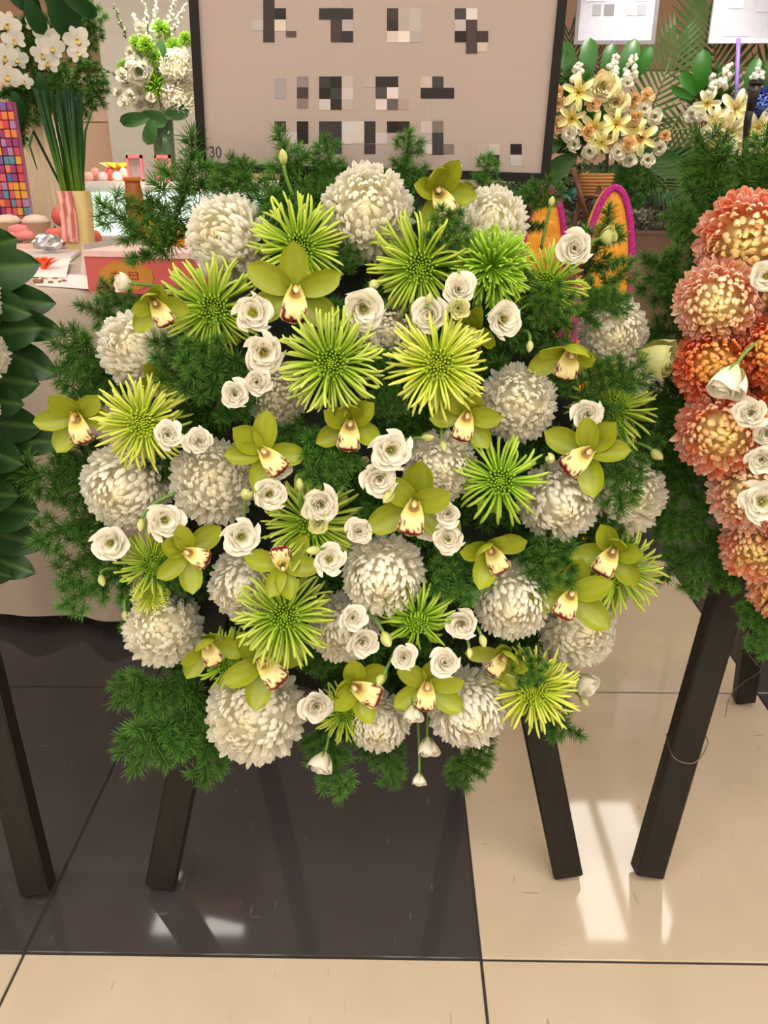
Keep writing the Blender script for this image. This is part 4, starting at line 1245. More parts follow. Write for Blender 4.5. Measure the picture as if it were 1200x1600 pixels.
def blob(name, p, rx, rz, rgbA, rgbB, label, cat, group=None, dent=.0, rough=.5, ry=None, n=16):
    b = MB(); ry = ry or rx
    P = []; Cc = []
    for i in range(n):
        t = math.pi * i / (n - 1)
        row, cr = [], []
        for j in range(20):
            a = 2 * math.pi * j / 20
            r = math.sin(t); z = -math.cos(t)
            if dent: z -= dent * max(0, 1 - r * 2.2) * (1 if z > 0 else 0)
            row.append((rx * r * math.cos(a), ry * r * math.sin(a), rz * (1 + z)))
            q = .5 + .5 * math.sin(a + 2 * z)
            cr.append(C(*rgbA) * q + C(*rgbB) * (1 - q))
        P.append(row); Cc.append(cr)
    b.grid(np.array(P), np.array(Cc), closed=True)
    m = petal_mat(name + '_skin', rough=rough, transl=0, var=.1, scale=60, spec=.4)
    return obj(name, b.mesh(name), None, m, Matrix.Translation(p), label=label, cat=cat, group=group)
for px, py, R, lb in ((90, 388, 17, 'pink fuzzy peach in front beside the stalk bundle'), (104, 376, 17, 'pink peach stacked behind the front one'), (147, 384, 13, 'pink peach half hidden behind the pale wrap')):
    p = T(px, py); q = mpp(p) * R
    if px == 104: p = p + Vector((0, .0, q * 1.15))
    o = blob('peach', p, q, q * .95, (228, 116, 98), (206, 96, 84), lb, 'fruit', 'peaches on the offering table', .25)
    tw = MB().tube([(0, 0, q * 1.75), (q * .1, 0, q * 1.95)], [q * .08, q * .06], 5, C(90, 70, 40)).mesh('stem'); obj('stem', tw, o, M_green)
for px, lb in ((18, 'brown paper cup cake at the picture edge'), (61, 'brown paper cup cake beside the peaches')):
    p = T(px, 379); q = mpp(p)
    c = empty('cup_cake', p, lb, 'cake', 'cup cakes on the offering table')
    b = MB(); P = []
    for r, z in ((15, 0), (21, 30)):
        P.append([((r + .6 * (j % 2)) * q * math.cos(2 * math.pi * j / 40), (r + .6 * (j % 2)) * q * math.sin(2 * math.pi * j / 40), z * q) for j in range(40)])
    b.grid(np.array(P), closed=True)
    obj('paper_cup', b.mesh('paper_cup'), c, mat('brown_paper', (176, 140, 112), .8))
    b = MB(); b.lathe([(20 * q, 28 * q), (20 * q, 33 * q), (14 * q, 39 * q), (6 * q, 41 * q), (.5 * q, 41 * q)], 16)
    obj('cake_top', b.mesh('cake_top'), c, mat('cake_top', (224, 202, 186), .7, .15, 90, bump=.5))
pl = T(42, 392); q = mpp(pl)
obj('plate', MB().lathe([(34 * q, 0), (48 * q, 4 * q), (50 * q, 8 * q), (46 * q, 7 * q), (2 * q, 4 * q)], 28).mesh('plate'), None, mat('pink_plate', (222, 178, 164), .4), Matrix.Translation(pl + Vector((0, .0, 0))), label='pale plate under the pink rolls and crumpled foil', cat='plate')
for i, (px, py, dz) in enumerate(((26, 386, 6), (38, 387, 6), (33, 386, 15))):
    p = T(px, py) + Vector((0, 0, dz * q))
    pts = [(-16 * q, 0, 0), (-12 * q, 0, 4 * q), (0, 0, 6 * q), (12 * q, 0, 5 * q), (17 * q, 0, 0)]
    obj('pink_roll', MB().tube(pts, np.array([2, 7, 8, 7, 2]) * q, 10).mesh('pink_roll'), None, mat('pink_roll', (226, 138, 138), .5), Matrix.Translation(p + Vector((0, .02 * (i % 2), 7 * q))), label=['lower pink rolled cake on the picture-edge side of the pale plate', 'lower pink rolled cake nearer the peaches on the pale plate', 'uppermost pink rolled cake of the stack on the plate'][i], cat='cake', group='pink rolls on the plate')
p = T(77, 402); q = mpp(p)
b = MB(); fr2 = np.random.default_rng(4); P = np.zeros((9, 16, 3))
for i in range(9):
    for j in range(16):
        t = math.pi * i / 8; a = 2 * math.pi * j / 16; r = fr2.uniform(.75, 1.15)
        P[i, j] = (24 * q * r * math.sin(t) * math.cos(a), 16 * q * r * math.sin(t) * math.sin(a), 13 * q * (1 - math.cos(t) * r) * .95 + q)
b.grid(P, closed=True)
obj('crumpled_foil', b.mesh('crumpled_foil', False), None, mat('foil', (205, 205, 208), .25, .05, metal=.85), Matrix.Translation(p + Vector((0, 0, 9 * q))), label='crumpled ball of silver foil in front of the peaches', cat='foil')
# papers, red paper flower, crumbs, white card
def sheet(pts, name, m, label, cat, th=.0015):
    b = MB(); nn = len(pts)
    top = [tuple(x + Vector((0, 0, th))) for x in pts]; bot = [tuple(x) for x in pts]
    b.add(bot + top, [tuple(range(nn))[::-1], tuple(range(nn, 2 * nn))] + [(i, (i + 1) % nn, nn + (i + 1) % nn, nn + i) for i in range(nn)])
    return obj(name, b.mesh(name, False), None, m, label=label, cat=cat)
paper_m = mat('white_paper', (236, 226, 224), .7, .03)
sheet([T(55, 446), T(140, 452), T(138, 428), T(62, 432)], 'paper_sheet', paper_m, 'flat white paper sheet on the table edge under brown crumbs', 'paper')
sheet([T(40, 434) + Vector((0, 0, .003)), T(103, 436) + Vector((0, 0, .003)), T(112, 413) + Vector((0, 0, .02)), T(52, 416) + Vector((0, 0, .003))], 'paper_sheet', paper_m, 'white paper sheet curling up beneath the red flower', 'paper')
sheet([T(58, 409) + Vector((0, 0, .003)), T(112, 409) + Vector((0, 0, .003)), T(126, 396) + Vector((0, 0, .003)), T(30, 396) + Vector((0, 0, .003))], 'tray', mat('white_tray', (216, 206, 204), .5), 'low white tray under the stalk bundle and foil', 'tray', .012)
p = T(70, 426) + Vector((0, 0, .006)); q = mpp(p)
rf = empty('red_flower', p, 'loose orange-red flower lying on the white paper', 'flower')
pm = orchid_petal(1, .26, 0, .5, .1, .5, 3)
for i in range(14):
    o = obj('petal', pm, rf, mat('red_petal', (238, 98, 60), .5, .1), Matrix.Rotation(i * 2.4, 4, 'Z') @ Matrix.Rotation(-.25 - .05 * i, 4, 'Y') @ Matrix.Scale(q * (29 - .7 * i), 4))
for i in range(9):
    pp = T(60 + sr.uniform(0, 45), 438 + sr.uniform(-3, 6)) ; s_ = sr.uniform(1.5, 4.5) * q * (2 if i == 0 else 1)
    obj('crumb', bevel_box('crumb', s_ * 1.6, s_, s_ * .6, s_ * .15), None, mat('crumb', (150, 106, 86), .8), Matrix.Translation(pp + Vector((0, 0, .003))) @ Matrix.Rotation(sr.uniform(0, 3), 4, 'Z'), label='small brown crumb scattered on the white paper', cat='crumb', group='brown crumbs on the paper')
cd = empty('folded_card', T(120, 432), 'white card folded like a tent beside the pink box', 'card')
A1, A2, A3 = T(103, 430), T(136, 432), T(133, 392, TZ + .075)
b = MB(); V = [A1, A2, A2 + Vector((.0, .0, .09)), A1 + Vector((.04, .01, .004))]
b.add([tuple(v) for v in V] + [tuple(v + Vector((0, .002, 0))) for v in V], [(0, 1, 2, 3), (7, 6, 5, 4), (0, 4, 5, 1), (1, 5, 6, 2), (2, 6, 7, 3), (3, 7, 4, 0)])
wput('flap', b, cd, mat('grey_card', (196, 186, 184), .7), False)
b = MB(); V = [A2, A2 + Vector((.03, .12, 0)), A2 + Vector((.03, .12, .09)), A2 + Vector((0, 0, .09))]
b.add([tuple(v) for v in V] + [tuple(v + Vector((.002, 0, 0))) for v in V], [(0, 1, 2, 3), (7, 6, 5, 4), (0, 4, 5, 1), (1, 5, 6, 2), (2, 6, 7, 3), (3, 7, 4, 0)])
wput('flap', b, cd, mat('grey_card', (196, 186, 184), .7), False)
# pink gift box
bA, bB = T(139, 456), T(300, 462)
k = mpp(bA); wB = (bB - bA).length; hB = 62 * k
bxM = Matrix.Translation(bA) @ Matrix.Rotation(math.atan2(bB.y - bA.y, bB.x - bA.x), 4, 'Z')
bx = empty('gift_box', bxM, 'pink carton with a gold oval label and white lid behind the ferns', 'box')
obj('body', MB().box((0, 0, 0), (wB, .16, hB * .86)).mesh('body', False), bx, mat('pink_carton', (206, 96, 92), .45, .15, 30))
obj('lid', MB().box((-.003, -.003, hB * .86), (wB + .003, .163, hB)).mesh('lid', False), bx, mat('lid_white', (236, 196, 192), .45))
b = MB(); V = []
for j in range(8):
    a = math.pi / 8 + j * math.pi / 4
    V.append((.13 * wB * 3 + .28 * wB * math.cos(a), -.0015, hB * .42 + hB * .36 * math.sin(a)))
b.add(V, [tuple(range(8))]); lp_ = obj('label_plate', b.mesh('label_plate', False), bx, mat('gold_label', (196, 132, 50), .5))
b = MB()
for x, z, w, h in ((.245, .46, .09, .025), (.286, .30, .010, .24), (.262, .33, .010, .10), (.308, .33, .010, .10), (.42, .34, .010, .18), (.50, .34, .010, .18), (.42, .34, .09, .022), (.42, .43, .09, .022), (.42, .50, .09, .022)):
    b.add([(x * wB, -.0022, z * hB), ((x + w) * wB, -.0022, z * hB), ((x + w) * wB, -.0022, (z + h) * hB), (x * wB, -.0022, (z + h) * hB)], [(0, 1, 2, 3)])
obj('printed_characters', b.mesh('printed_characters', False), lp_, mat('red_print', (150, 40, 36), .5))
# bottles and fruit
def bottle(p, R, H, neck, rgb, cap, label, rgb2=None):
    t = empty('bottle', p, label, 'bottle', 'bottles on the offering table')
    prof = [(R * .9, 0), (R, H * .03), (R, H * .25), (R * .93, H * .28), (R, H * .31), (R, H * .55), (R * .93, H * .58), (R, H * .61), (R, H * .72), (neck, H * .86), (neck, H * .94)]
    obj('body', MB().lathe(prof, 20).mesh('body'), t, mat('bottle_' + '%d_%d' % (rgb[0], rgb[2]), rgb, .12, .1, alpha_trans=.35, spec=.6))
    obj('cap', MB().lathe([(neck * 1.15, H * .93), (neck * 1.15, H)], 16).mesh('cap'), t, mat('cap_%d_%d' % (cap[0], cap[2]), cap, .4))
    return t
p = T(217, 372); k = mpp(p)
bottle(p, 14 * k, 88 * k, 11.5 * k, (176, 92, 20), (190, 110, 40), 'amber honey bottle in front of the glowing counter')
p = T(313, 360); bottle(p, 8 * k, 78 * k, 4 * k, (226, 220, 210), (196, 40, 34), 'small clear bottle with a red cap behind the ferns')
p = T(237, 372); t = empty('gourd', p, 'golden gourd beside the amber bottle', 'ornament'); k = mpp(p)
obj('body', MB().lathe([(6 * k, 0), (11 * k, 8 * k), (12 * k, 20 * k), (7 * k, 34 * k), (8 * k, 44 * k), (7 * k, 52 * k), (2 * k, 58 * k)], 16).mesh('body'), t, mat('gold_gourd', (214, 160, 70), .35))
obj('stem', MB().tube([(0, 0, 57 * k), (1 * k, 0, 66 * k)], [1.5 * k, 1 * k], 5).mesh('stem'), t, mat('gourd_stem', (120, 90, 40), .6))
for px, py, R, A_, B_, lb in ((252, 388, 24, (250, 190, 90), (246, 168, 60), 'large yellow-orange melon behind the ferns'), (282, 392, 22, (248, 176, 80), (240, 150, 50), 'second yellow-orange melon nearer the wreath'),
                              (300, 352, 17, (246, 134, 40), (236, 116, 30), 'bright orange fruit below the clear bottle'), (262, 352, 15, (250, 190, 80), (244, 160, 50), 'small orange fruit behind the golden gourd')):
    p = T(px, py); q = mpp(p) * R
    blob('orange_fruit', p, q, q * .92, A_, B_, lb, 'fruit', 'orange fruits on the offering table', .12, .35)

# ------------------------------------------------------------------ glowing counter, marble, flowers behind the table
CYD = 4.3
cl, crr = at(118, 290, CYD).x, at(560, 290, CYD).x
ctop = at(300, 284, CYD).z
ct = empty('display_counter', Vector(((cl + crr) / 2, CYD, 0)), 'white display counter with a softly glowing frosted front', 'counter')
wput('body', MB().box((cl, CYD + .02, 0), (crr, CYD + .55, ctop - .03)), ct, mat('counter_white', (226, 222, 212), .5), False)
wput('top', MB().box((cl - .02, CYD - .03, ctop - .03), (crr + .02, CYD + .6, ctop)), ct, mat('counter_top', (232, 226, 220), .3), False)
x = cl + .03
while x < crr - .2:
    w = min(.62, crr - .03 - x)
    wput('glowing_panel', MB().box((x, CYD - .004, ctop - .44), (x + w - .02, CYD + .018, ctop - .05)), ct, emit_mat('frosted_glow', (206, 232, 224), 1.1), False)
    x += .64
def on_counter(px, dy=.12): 
    p = at(px, 284, CYD + dy); p.z = ctop + .001; return p
# frames, paper star, wrapped sweets
for px, lb in ((213, 'pink framed picture beside the yellow paper lotus'), (257, 'pink framed picture below the flower vase')):
    p = on_counter(px, .06); q = mpp(p)
    t = empty('picture_frame', p, lb, 'picture frame', 'pink frames on the counter')
    b = MB(); w, h = 12 * q, 38 * q
    b.box((-w, 0, 0), (-w + 3 * q, .02, h)).box((w - 3 * q, 0, 0), (w, .02, h)).box((-w, 0, 0), (w, .02, 3 * q)).box((-w, 0, h - 5 * q), (w, .02, h))
    obj('frame', b.mesh('frame', False), t, mat('pink_frame', (222, 112, 118), .5))
    obj('picture', MB().box((-w + 2 * q, .008, 2 * q), (w - 2 * q, .014, h - 3 * q)).mesh('picture', False), t, mat('photo_print', (150, 128, 122), .5, .5, 25))
p = on_counter(190, .22); q = mpp(p)
t = empty('paper_lotus', p + Vector((0, 0, 14 * q)), 'yellow folded paper lotus on top of wrapped sweets', 'paper ornament')
for i in range(9):
    a = i * 2 * math.pi / 9
    b = MB(); r1 = 30 * q
    b.add([(0, 0, 0), (r1 * .5 * math.cos(a - .4), r1 * .5 * math.sin(a - .4), 4 * q), (r1 * math.cos(a), r1 * math.sin(a), 12 * q), (r1 * .5 * math.cos(a + .4), r1 * .5 * math.sin(a + .4), 4 * q), (0, 0, 12 * q), (r1 * .5 * math.cos(a), r1 * .5 * math.sin(a), 13 * q)],
          [(0, 1, 2, 3), (0, 4, 5), (1, 5, 2), (2, 5, 3), (1, 0, 4, 5), (3, 5, 4, 0)])
    obj('petal', b.mesh('petal', False), t, mat('yellow_paper', (246, 190, 60), .5))
sw = [(236, 170, 160), (190, 120, 110), (226, 214, 214), (214, 90, 80), (232, 200, 190)]
places = ['at the very end of the counter', 'second from the counter end', 'third from the counter end', 'fourth from the counter end', 'fifth from the counter end', 'next to the pink frame']
for i in range(6):
    px = 140 + i * 11
    p = on_counter(px, .12 + .05 * (i % 2)); q = mpp(p)
    c1 = sw[i % 5]
    blob('wrapped_sweet', p, 8 * q, (7 + 3 * (i % 2)) * q, c1, tuple(min(255, v + 20) for v in c1), 'shiny wrapped sweet ' + places[i], 'sweet', 'wrapped sweets on the counter', 0, .25, 7 * q, 9)

marble = mat('marble', (214, 209, 202), .25, .10, 3.5, stretch=(1, 1, 2.2))
mx0, mx1 = at(174, 200, 5.95).x, at(345, 200, 5.95).x
ma = empty('marble_panel', Vector(((mx0 + mx1) / 2, 5.95, 0)), 'pale grey marble wall panel behind the white and green bouquet', 'wall panel')
for z0, z1 in ((0, .9), (.905, 1.9), (1.905, 2.6)):
    wput('slab', MB().box((mx0, 5.9, z0), (mx1, 5.97, z1)), ma, marble, False)
spl = bpy.data.lights.new('counter_fill_spot', 'SPOT'); spl.energy = 230; spl.color = (1, .95, .86); spl.spot_size = R_(48); spl.spot_blend = .6; spl.shadow_soft_size = .06  # unseen spot added in place of cabinet lighting over the bouquet and marble
sp = bpy.data.objects.new('counter_fill_spot', spl); COL.objects.link(sp)
sp.location = (at(262, 120, 4.6).x, 4.0, CEIL_Z - .03)
sp.rotation_euler = (R_(20), 0, 0)
spl2 = spl.copy(); spl2.name = 'basket_fill_spot'; spl2.energy = 150; spl2.spot_size = R_(60)  # second added spot, only there to brighten the baskets and wall
sp2 = bpy.data.objects.new('basket_fill_spot', spl2); COL.objects.link(sp2)
sp2.location = (at(1040, 180, 4.5).x, 3.7, CEIL_Z - .03)
sp2.rotation_euler = (R_(28), 0, 0)

# small shared flowers for the far arrangements
def lily_mesh():
    b = []
    for i in range(6):
        b.append(orchid_petal(1.05, .25 if i % 2 else .21, i * math.pi / 3, .85, -.75, .5, 200 + i))
    return b
LILY = lily_mesh()
for me in LILY:
    n_ = len(me.vertices)
    me.attributes['Col'].data.foreach_set('color', [v for q in range(n_) for v in (lambda t: tuple(C(236, 226, 120) * (1 - t) + C(252, 250, 242) * t) + (1,))(min(1, math.hypot(*me.vertices[q].co.xy) * 1.1))])
ANTH = MB()
for i in range(6):
    a = i * math.pi / 3 + .5
    ANTH.tube([(0, 0, .05), (.16 * math.cos(a), .16 * math.sin(a), .45), (.22 * math.cos(a), .22 * math.sin(a), .55)], [.015, .015, .04], 4, C(190, 120, 40))
ANTH = ANTH.mesh('stamens')
PHAL = [orchid_petal(.95, .30, HP, .05, .1, .2, 301), orchid_petal(.95, .30, HP + 2.2, .05, .1, .2, 302), orchid_petal(.95, .30, HP - 2.2, .05, .1, .2, 303), orchid_petal(1.05, .50, HP + 1.15, .1, .15, .25, 304), orchid_petal(1.05, .50, HP - 1.15, .1, .15, .25, 305)]
for me in PHAL:
    me.attributes['Col'].data.foreach_set('color', list(tuple(C(246, 244, 240)) + (1,)) * len(me.vertices))
M_far_white = petal_mat('far_white_petal', (255, 255, 252), .5, .4, .03)
M_far_lily = petal_mat('far_lily_petal', (255, 255, 240), .5, .35, .03)
M_yel_lily = petal_mat('yellow_lily_petal', (255, 253, 205), .5, .35, .03)
M_far_peach = petal_mat('far_peach_petal', (255, 222, 176), .5, .25, .05)
M_far_cream = petal_mat('far_cream_petal', (250, 244, 204), .5, .2, .05)
M_far_blue = petal_mat('far_blue_petal', (88, 116, 200), .5, .1, .15)
def fmat(px, py, Y, R, ox, oy, ang):
    p = at(px, py, Y)
    return Matrix.Translation(p) @ view_frame(p, ox, oy, ang).to_4x4() @ Matrix.Scale(R * mpp(p), 4)
def far_flower(kind, px, py, Y, R, label, group, ox=None, oy=None, m=None):
    ox = sr.uniform(-.35, .35) if ox is None else ox; oy = sr.uniform(-.3, .3) if oy is None else oy
    M = fmat(px, py, Y, R, ox, oy, sr.uniform(0, 360))
    nm = {'lily': 'lily', 'rose': 'rose', 'mum': 'carnation', 'phal': 'moth_orchid', 'spider': 'green_chrysanthemum', 'ball': 'hydrangea'}[kind]
    if kind == 'phal': M = fmat(px, py, Y, R, ox, oy, sr.uniform(-25, 25))
    t = empty(nm, M, label, 'flower', group)
    if kind == 'lily':
        for me in LILY: obj('petal', me, t, m or M_far_lily)
        obj('stamens', ANTH, t, M_green)
    elif kind == 'rose':
        for me in lis[('rose', sr.randrange(3))]: obj('petal', me, t, m or M_far_white)
    elif kind == 'phal':
        for me in PHAL: obj('petal', me, t, M_far_white)
        obj('lip', orchids['open'][5][1], t, M_far_cream, Matrix.Scale(.6, 4))
    elif kind == 'mum':
        for me in lis[('open', sr.randrange(3))]: obj('petal', me, t, m or M_far_white)
        obj('pistil', PISTIL, t, M_green)
    elif kind == 'ball':
        obj('florets', spiders['p'][0] if m is None else mums_w[2][0], t, m or M_lime, kind='stuff'); obj('center_florets', mums_w[2][1], t, m or M_lime, kind='stuff')
    elif kind == 'spider':
        obj('ray_florets', spiders['p'][0], t, M_lime, kind='stuff'); obj('center_florets', spiders['p'][1], t, M_lime, kind='stuff')
    return t
leaf_protos = [orchid_petal(1, .17, HP, .1, -.5, .3, 401), orchid_petal(1, .24, HP, .2, -.7, .3, 402), orchid_petal(1, .30, HP, .1, -.4, .3, 403)]
for me in leaf_protos:
    me.attributes['Col'].data.foreach_set('color', list(tuple(C(52, 96, 44)) + (1,)) * len(me.vertices))
M_leaf_b = petal_mat('bright_leaf', (200, 255, 130), .45, .25, .1)
M_leaf_d = petal_mat('dark_leaf', (120, 180, 160), .4, .1, .1)
def far_leaf(px, py, Y, L, ang, w, label, group, m=None, oy=0.0, ox=0.0):
    M = fmat(px, py, Y, L, ox, oy, ang)
    return obj('cut_leaf', leaf_protos[w], None, m or M_leaf, M, label=label, cat='leaf', group=group)

# white and green bouquet in a glass vase on the counter
G1 = 'white and green vase bouquet'
vb = on_counter(262, .28); q = mpp(vb)
VY = vb.y
t = empty('glass_vase', vb, 'tall clear green-tinted glass vase holding the white and green bouquet', 'vase')
obj('glass', MB().lathe([(15 * q, 0), (15 * q, 2 * q), (16 * q, 50 * q), (17 * q, 95 * q), (16 * q, 95 * q), (14.5 * q, 4 * q), (.5 * q, 3 * q)], 20).mesh('glass'), t, mat('vase_glass', (130, 170, 130), .06, .05, alpha_trans=.75))
b = MB()
for i in range(9):
    a = i * 2.4
    b.tube([(4 * q * math.cos(a), 4 * q * math.sin(a), 4 * q), (10 * q * math.cos(a + 2), 8 * q * math.sin(a + 2), 95 * q)], [1.6 * q] * 2, 5, C(60, 100, 40))
obj('stems', b.mesh('stems'), t, M_green)
for i, (px, py, R, kd, lb) in enumerate([
    (217, 110, 17, 'mum', 'white carnation-like flower beside the green leaf in the vase bouquet'), (276, 105, 21, 'ball', 'large white hydrangea at the board side of the vase bouquet'),
    (280, 150, 22, 'ball', 'glaring white hydrangea below the other beside the board'), (250, 45, 13, 'spider', 'top bright green flower of the vase bouquet'),
    (215, 68, 11, 'spider', 'green flower on the marble side of the vase bouquet'), (230, 73, 13, 'spider', 'green flower just under the tall white sprays'),
    (241, 90, 12, 'spider', 'green flower in the middle of the vase bouquet'), (271, 75, 12, 'spider', 'green flower near the board in the vase bouquet'),
    (243, 135, 21, 'spider', 'biggest green flower low in the vase bouquet'), (192, 103, 9, 'spider', 'outermost green flower on the marble side'), (290, 62, 10, 'spider', 'green flower touching the board edge'),
    (220, 43, 8, 'rose', 'topmost white bud ball of the vase bouquet'), (250, 57, 7, 'rose', 'pale bud ball below the top green flower'), (253, 69, 7, 'rose', 'second pale bud ball below the top green flower'),
    (283, 82, 7, 'rose', 'white bud ball near the board edge'), (207, 96, 8, 'rose', 'white bloom above the dark twig'), (190, 118, 9, 'rose', 'white bloom on the dark twig'), (200, 128, 9, 'rose', 'white bloom below the dark twig'),
    (248, 103, 9, 'rose', 'white bloom right of the long green leaf'), (252, 118, 8, 'rose', 'white bloom above the biggest green flower'), (203, 150, 11, 'rose', 'white lisianthus low on the marble side'),
    (218, 144, 9, 'rose', 'cream bloom left of the biggest green flower'), (219, 165, 9, 'rose', 'white bloom at the collar leaves'), (235, 165, 12, 'rose', 'white lisianthus over the collar leaves'), (255, 170, 13, 'rose', 'white lisianthus under the biggest green flower'),
    (236, 152, 7, 'rose', 'small cream bloom beside the biggest green flower'), (195, 162, 9, 'rose', 'lowest white bloom on the marble side'), (184, 145, 6, 'rose', 'green-white bud sticking out toward the wood wall'), (203, 82, 8, 'rose', 'white bloom under the green one on the marble side')]):
    far_flower(kd, px, py, VY - .14 + .02 * (i % 5), R * 1.28, lb, G1, m=M_far_white if kd == 'ball' else None)
for px, py, L, an, w, lb in [(212, 112, 34, 20, 0, 'striped green leaf rising in the vase bouquet'), (262, 100, 34, -15, 0, 'green leaf beside the white hydrangea'), (215, 180, 45, 100, 2, 'dark collar leaf across the bouquet base'),
                             (240, 185, 40, -160, 2, 'broad collar leaf hanging down beside the vase'), (235, 182, 48, -100, 1, 'long collar leaf pointing at the wood wall'), (255, 180, 40, 80, 2, 'collar leaf pointing to the board'), (225, 125, 30, -10, 0, 'slim green leaf behind white blooms')]:
    far_leaf(px, py, VY - .16, L, an, w, lb, 'leaves of the vase bouquet', oy=.1)
def spike(px0, py0, px1, py1, Y, n_, R, col_, label, name='flower_spike'):
    a, e = at(px0, py0, Y), at(px1, py1, Y - .02)
    t = empty(name, a, label, 'flower', 'flower spikes')
    b = MB().tube([a, a.lerp(e, .5) + Vector((.004, 0, 0)), e], [.004, .003, .0015], 5, C(90, 120, 60)); wput('stem', b, t, M_green)
    b = MB(); k = mpp(a)
    for i in range(n_):
        f_ = .1 + .9 * i / n_
        c = a.lerp(e, f_) + Vector((sr.uniform(-1, 1), sr.uniform(-1, 1), 0)) * k * R * (1.25 - f_ * .8)
        r = R * k * (.65 - .35 * f_)
        b.lathe([(r * .2, -r), (r * .9, -r * .4), (r, r * .2), (r * .5, r * .8), (r * .1, r)], 6, col_, tuple(c))
    wput('blossoms', b, t, M_far_white, kind='stuff')
    return t
for x0, y0, x1, y1, lb in [(235, 80, 222, -10, 'airy white spray reaching up at the marble side'), (245, 75, 243, -15, 'airy white spray straight above the bouquet'), (255, 70, 275, -8, 'airy white spray leaning to the board'), (228, 75, 208, 20, 'short airy white spray'), (262, 70, 290, 5, 'outer airy white spray close to the board')]:
    spike(x0, y0, x1, y1, VY - .05, 34, 5.5, C(240, 240, 228), lb, 'white_spray')
spike(197, 60, 176, 5, VY, 14, 5, C(150, 166, 130), 'grey-green eucalyptus twig above the bouquet', 'eucalyptus_twig')
spike(195, 125, 157, 105, VY, 10, 4, C(60, 56, 56), 'dark twig pointing out of the bouquet at the wood wall', 'dark_twig')

# moth orchids on a fluted pedestal, foil paper tower
pc = at(66, 200, 4.35); q = mpp(pc)
ped = empty('fluted_pedestal', Vector((pc.x, 4.35, 0)), 'cream fluted column carrying the moth orchids', 'pedestal')
P = []
zt = at(66, 130, 4.35).z
for z in (0.08, zt * .5, zt - .06):
    P.append([((30 + 1.8 * abs(math.sin(j * math.pi / 6))) * q * math.cos(2 * math.pi * j / 144), (30 + 1.8 * abs(math.sin(j * math.pi / 6))) * q * math.sin(2 * math.pi * j / 144), z) for j in range(144)])
obj('shaft', MB().grid(np.array(P), closed=True).mesh('shaft'), ped, mat('cream_plaster', (226, 208, 180), .6, .04))
obj('base', MB().lathe([(38 * q, 0), (38 * q, .05), (33 * q, .09)], 32).mesh('base'), ped, mat('cream_plaster', (226, 208, 180), .6))
obj('capital', MB().lathe([(32 * q, zt - .07), (38 * q, zt - .03), (38 * q, zt)], 32).mesh('capital'), ped, mat('cream_plaster', (226, 208, 180), .6))
G2 = 'white moth orchids on the pedestal'
for i, (px, py, R, lb) in enumerate([(12, 38, 20, 'white moth orchid at the corner below the dark leaves'), (22, 62, 18, 'white moth orchid in the edge cluster, upper'), (8, 88, 20, 'white moth orchid at the picture edge middle'),
    (26, 92, 17, 'white moth orchid in the edge cluster, inner'), (12, 118, 20, 'white moth orchid in the edge cluster, lower'), (38, 127, 13, 'lowest small moth orchid with a bud'), (55, 38, 15, 'white moth orchid under the hanging dark leaf'),
    (72, 58, 20, 'white moth orchid at the top of the middle spray'), (82, 74, 18, 'white moth orchid right in the middle spray'), (66, 84, 17, 'white moth orchid left in the middle spray'), (75, 98, 18, 'lowest moth orchid of the middle spray'),
    (104, 40, 18, 'white moth orchid beside the wood panel, top'), (120, 62, 20, 'white moth orchid beside the wood panel, middle'), (122, 82, 16, 'white moth orchid beside the wood panel, lower'), (92, 30, 15, 'shaded moth orchid between dark leaves'), (88, 0, 14, 'moth orchid cut by the top edge')]):
    far_flower('phal', px, py, 4.02 + .02 * (i % 4), R, lb, G2, ox=sr.uniform(-.3, .3), oy=sr.uniform(-.1, .35))
for px, py, L, an, w, lb in [(68, -8, 62, 128, 2, 'broad dark leaf over the middle moth orchids'), (40, -5, 52, 160, 2, 'dark leaf hanging beside the corner orchids'), (95, -10, 58, 118, 1, 'dark leaf pointing at the marble panel'), (10, -10, 50, 110, 2, 'dark leaf at the picture corner'), (75, 5, 50, 150, 2, 'second broad dark leaf above the middle spray'), (20, 140, 46, 170, 1, 'dark leaf below the edge cluster'), (60, 110, 50, 175, 1, 'dark leaf behind the middle spray')]:
    far_leaf(px, py, 3.98, L, an, w, lb, 'dark leaves of the moth orchids', M_leaf_d)
for px, py, L, an, lb in [(100, 90, 80, 165, 'feathery green trailing beside the wood panel'), (42, 120, 90, 190, 'feathery green trailing down the fluted column'), (118, 90, 70, 150, 'feathery green under the outer moth orchids'), (20, 130, 70, 190, 'feathery green trailing over the foil tower'), (80, 110, 70, 175, 'feathery green under the lowest middle orchid'), (40, 60, 90, 170, 'feathery green among the edge orchids')]:
    fern(fmat(px, py, 4.15, L, 0, 0, an), 0, 0, 0, 0, 0, 'spray', lb, 'feathery greens of the moth orchids')
for i in range(9):
    fern(fmat(sr.uniform(0, 125), sr.uniform(10, 85), 4.22, 60, 0, 0, sr.uniform(90, 270)), 0, 0, 0, 0, 0, 'clump', 'dark greenery packed behind the moth orchids', 'greenery behind the moth orchids')
tw0 = at(11, 345, 3.7); tw0.z = TZ + .003; q = mpp(tw0)
tow = empty('foil_tower', Vector((tw0.x, 3.75, TZ + .003)), 'tower of shiny multicoloured foil paper blocks on the table edge', 'paper ornament')
wT, hT = 62 * q, 195 * q
obj('core', MB().box((-wT / 2, 0, 0), (wT / 2, .03, hT)).mesh('core', False), tow, mat('foil_core', (150, 70, 110), .4))
pal = [(206, 92, 110), (120, 96, 168), (226, 130, 90), (70, 110, 178), (200, 70, 90), (168, 130, 180), (90, 140, 170), (222, 160, 70), (150, 60, 120)]
blk = bevel_box('block', wT / 7 * .92, .012, hT / 16 * .92, .002)
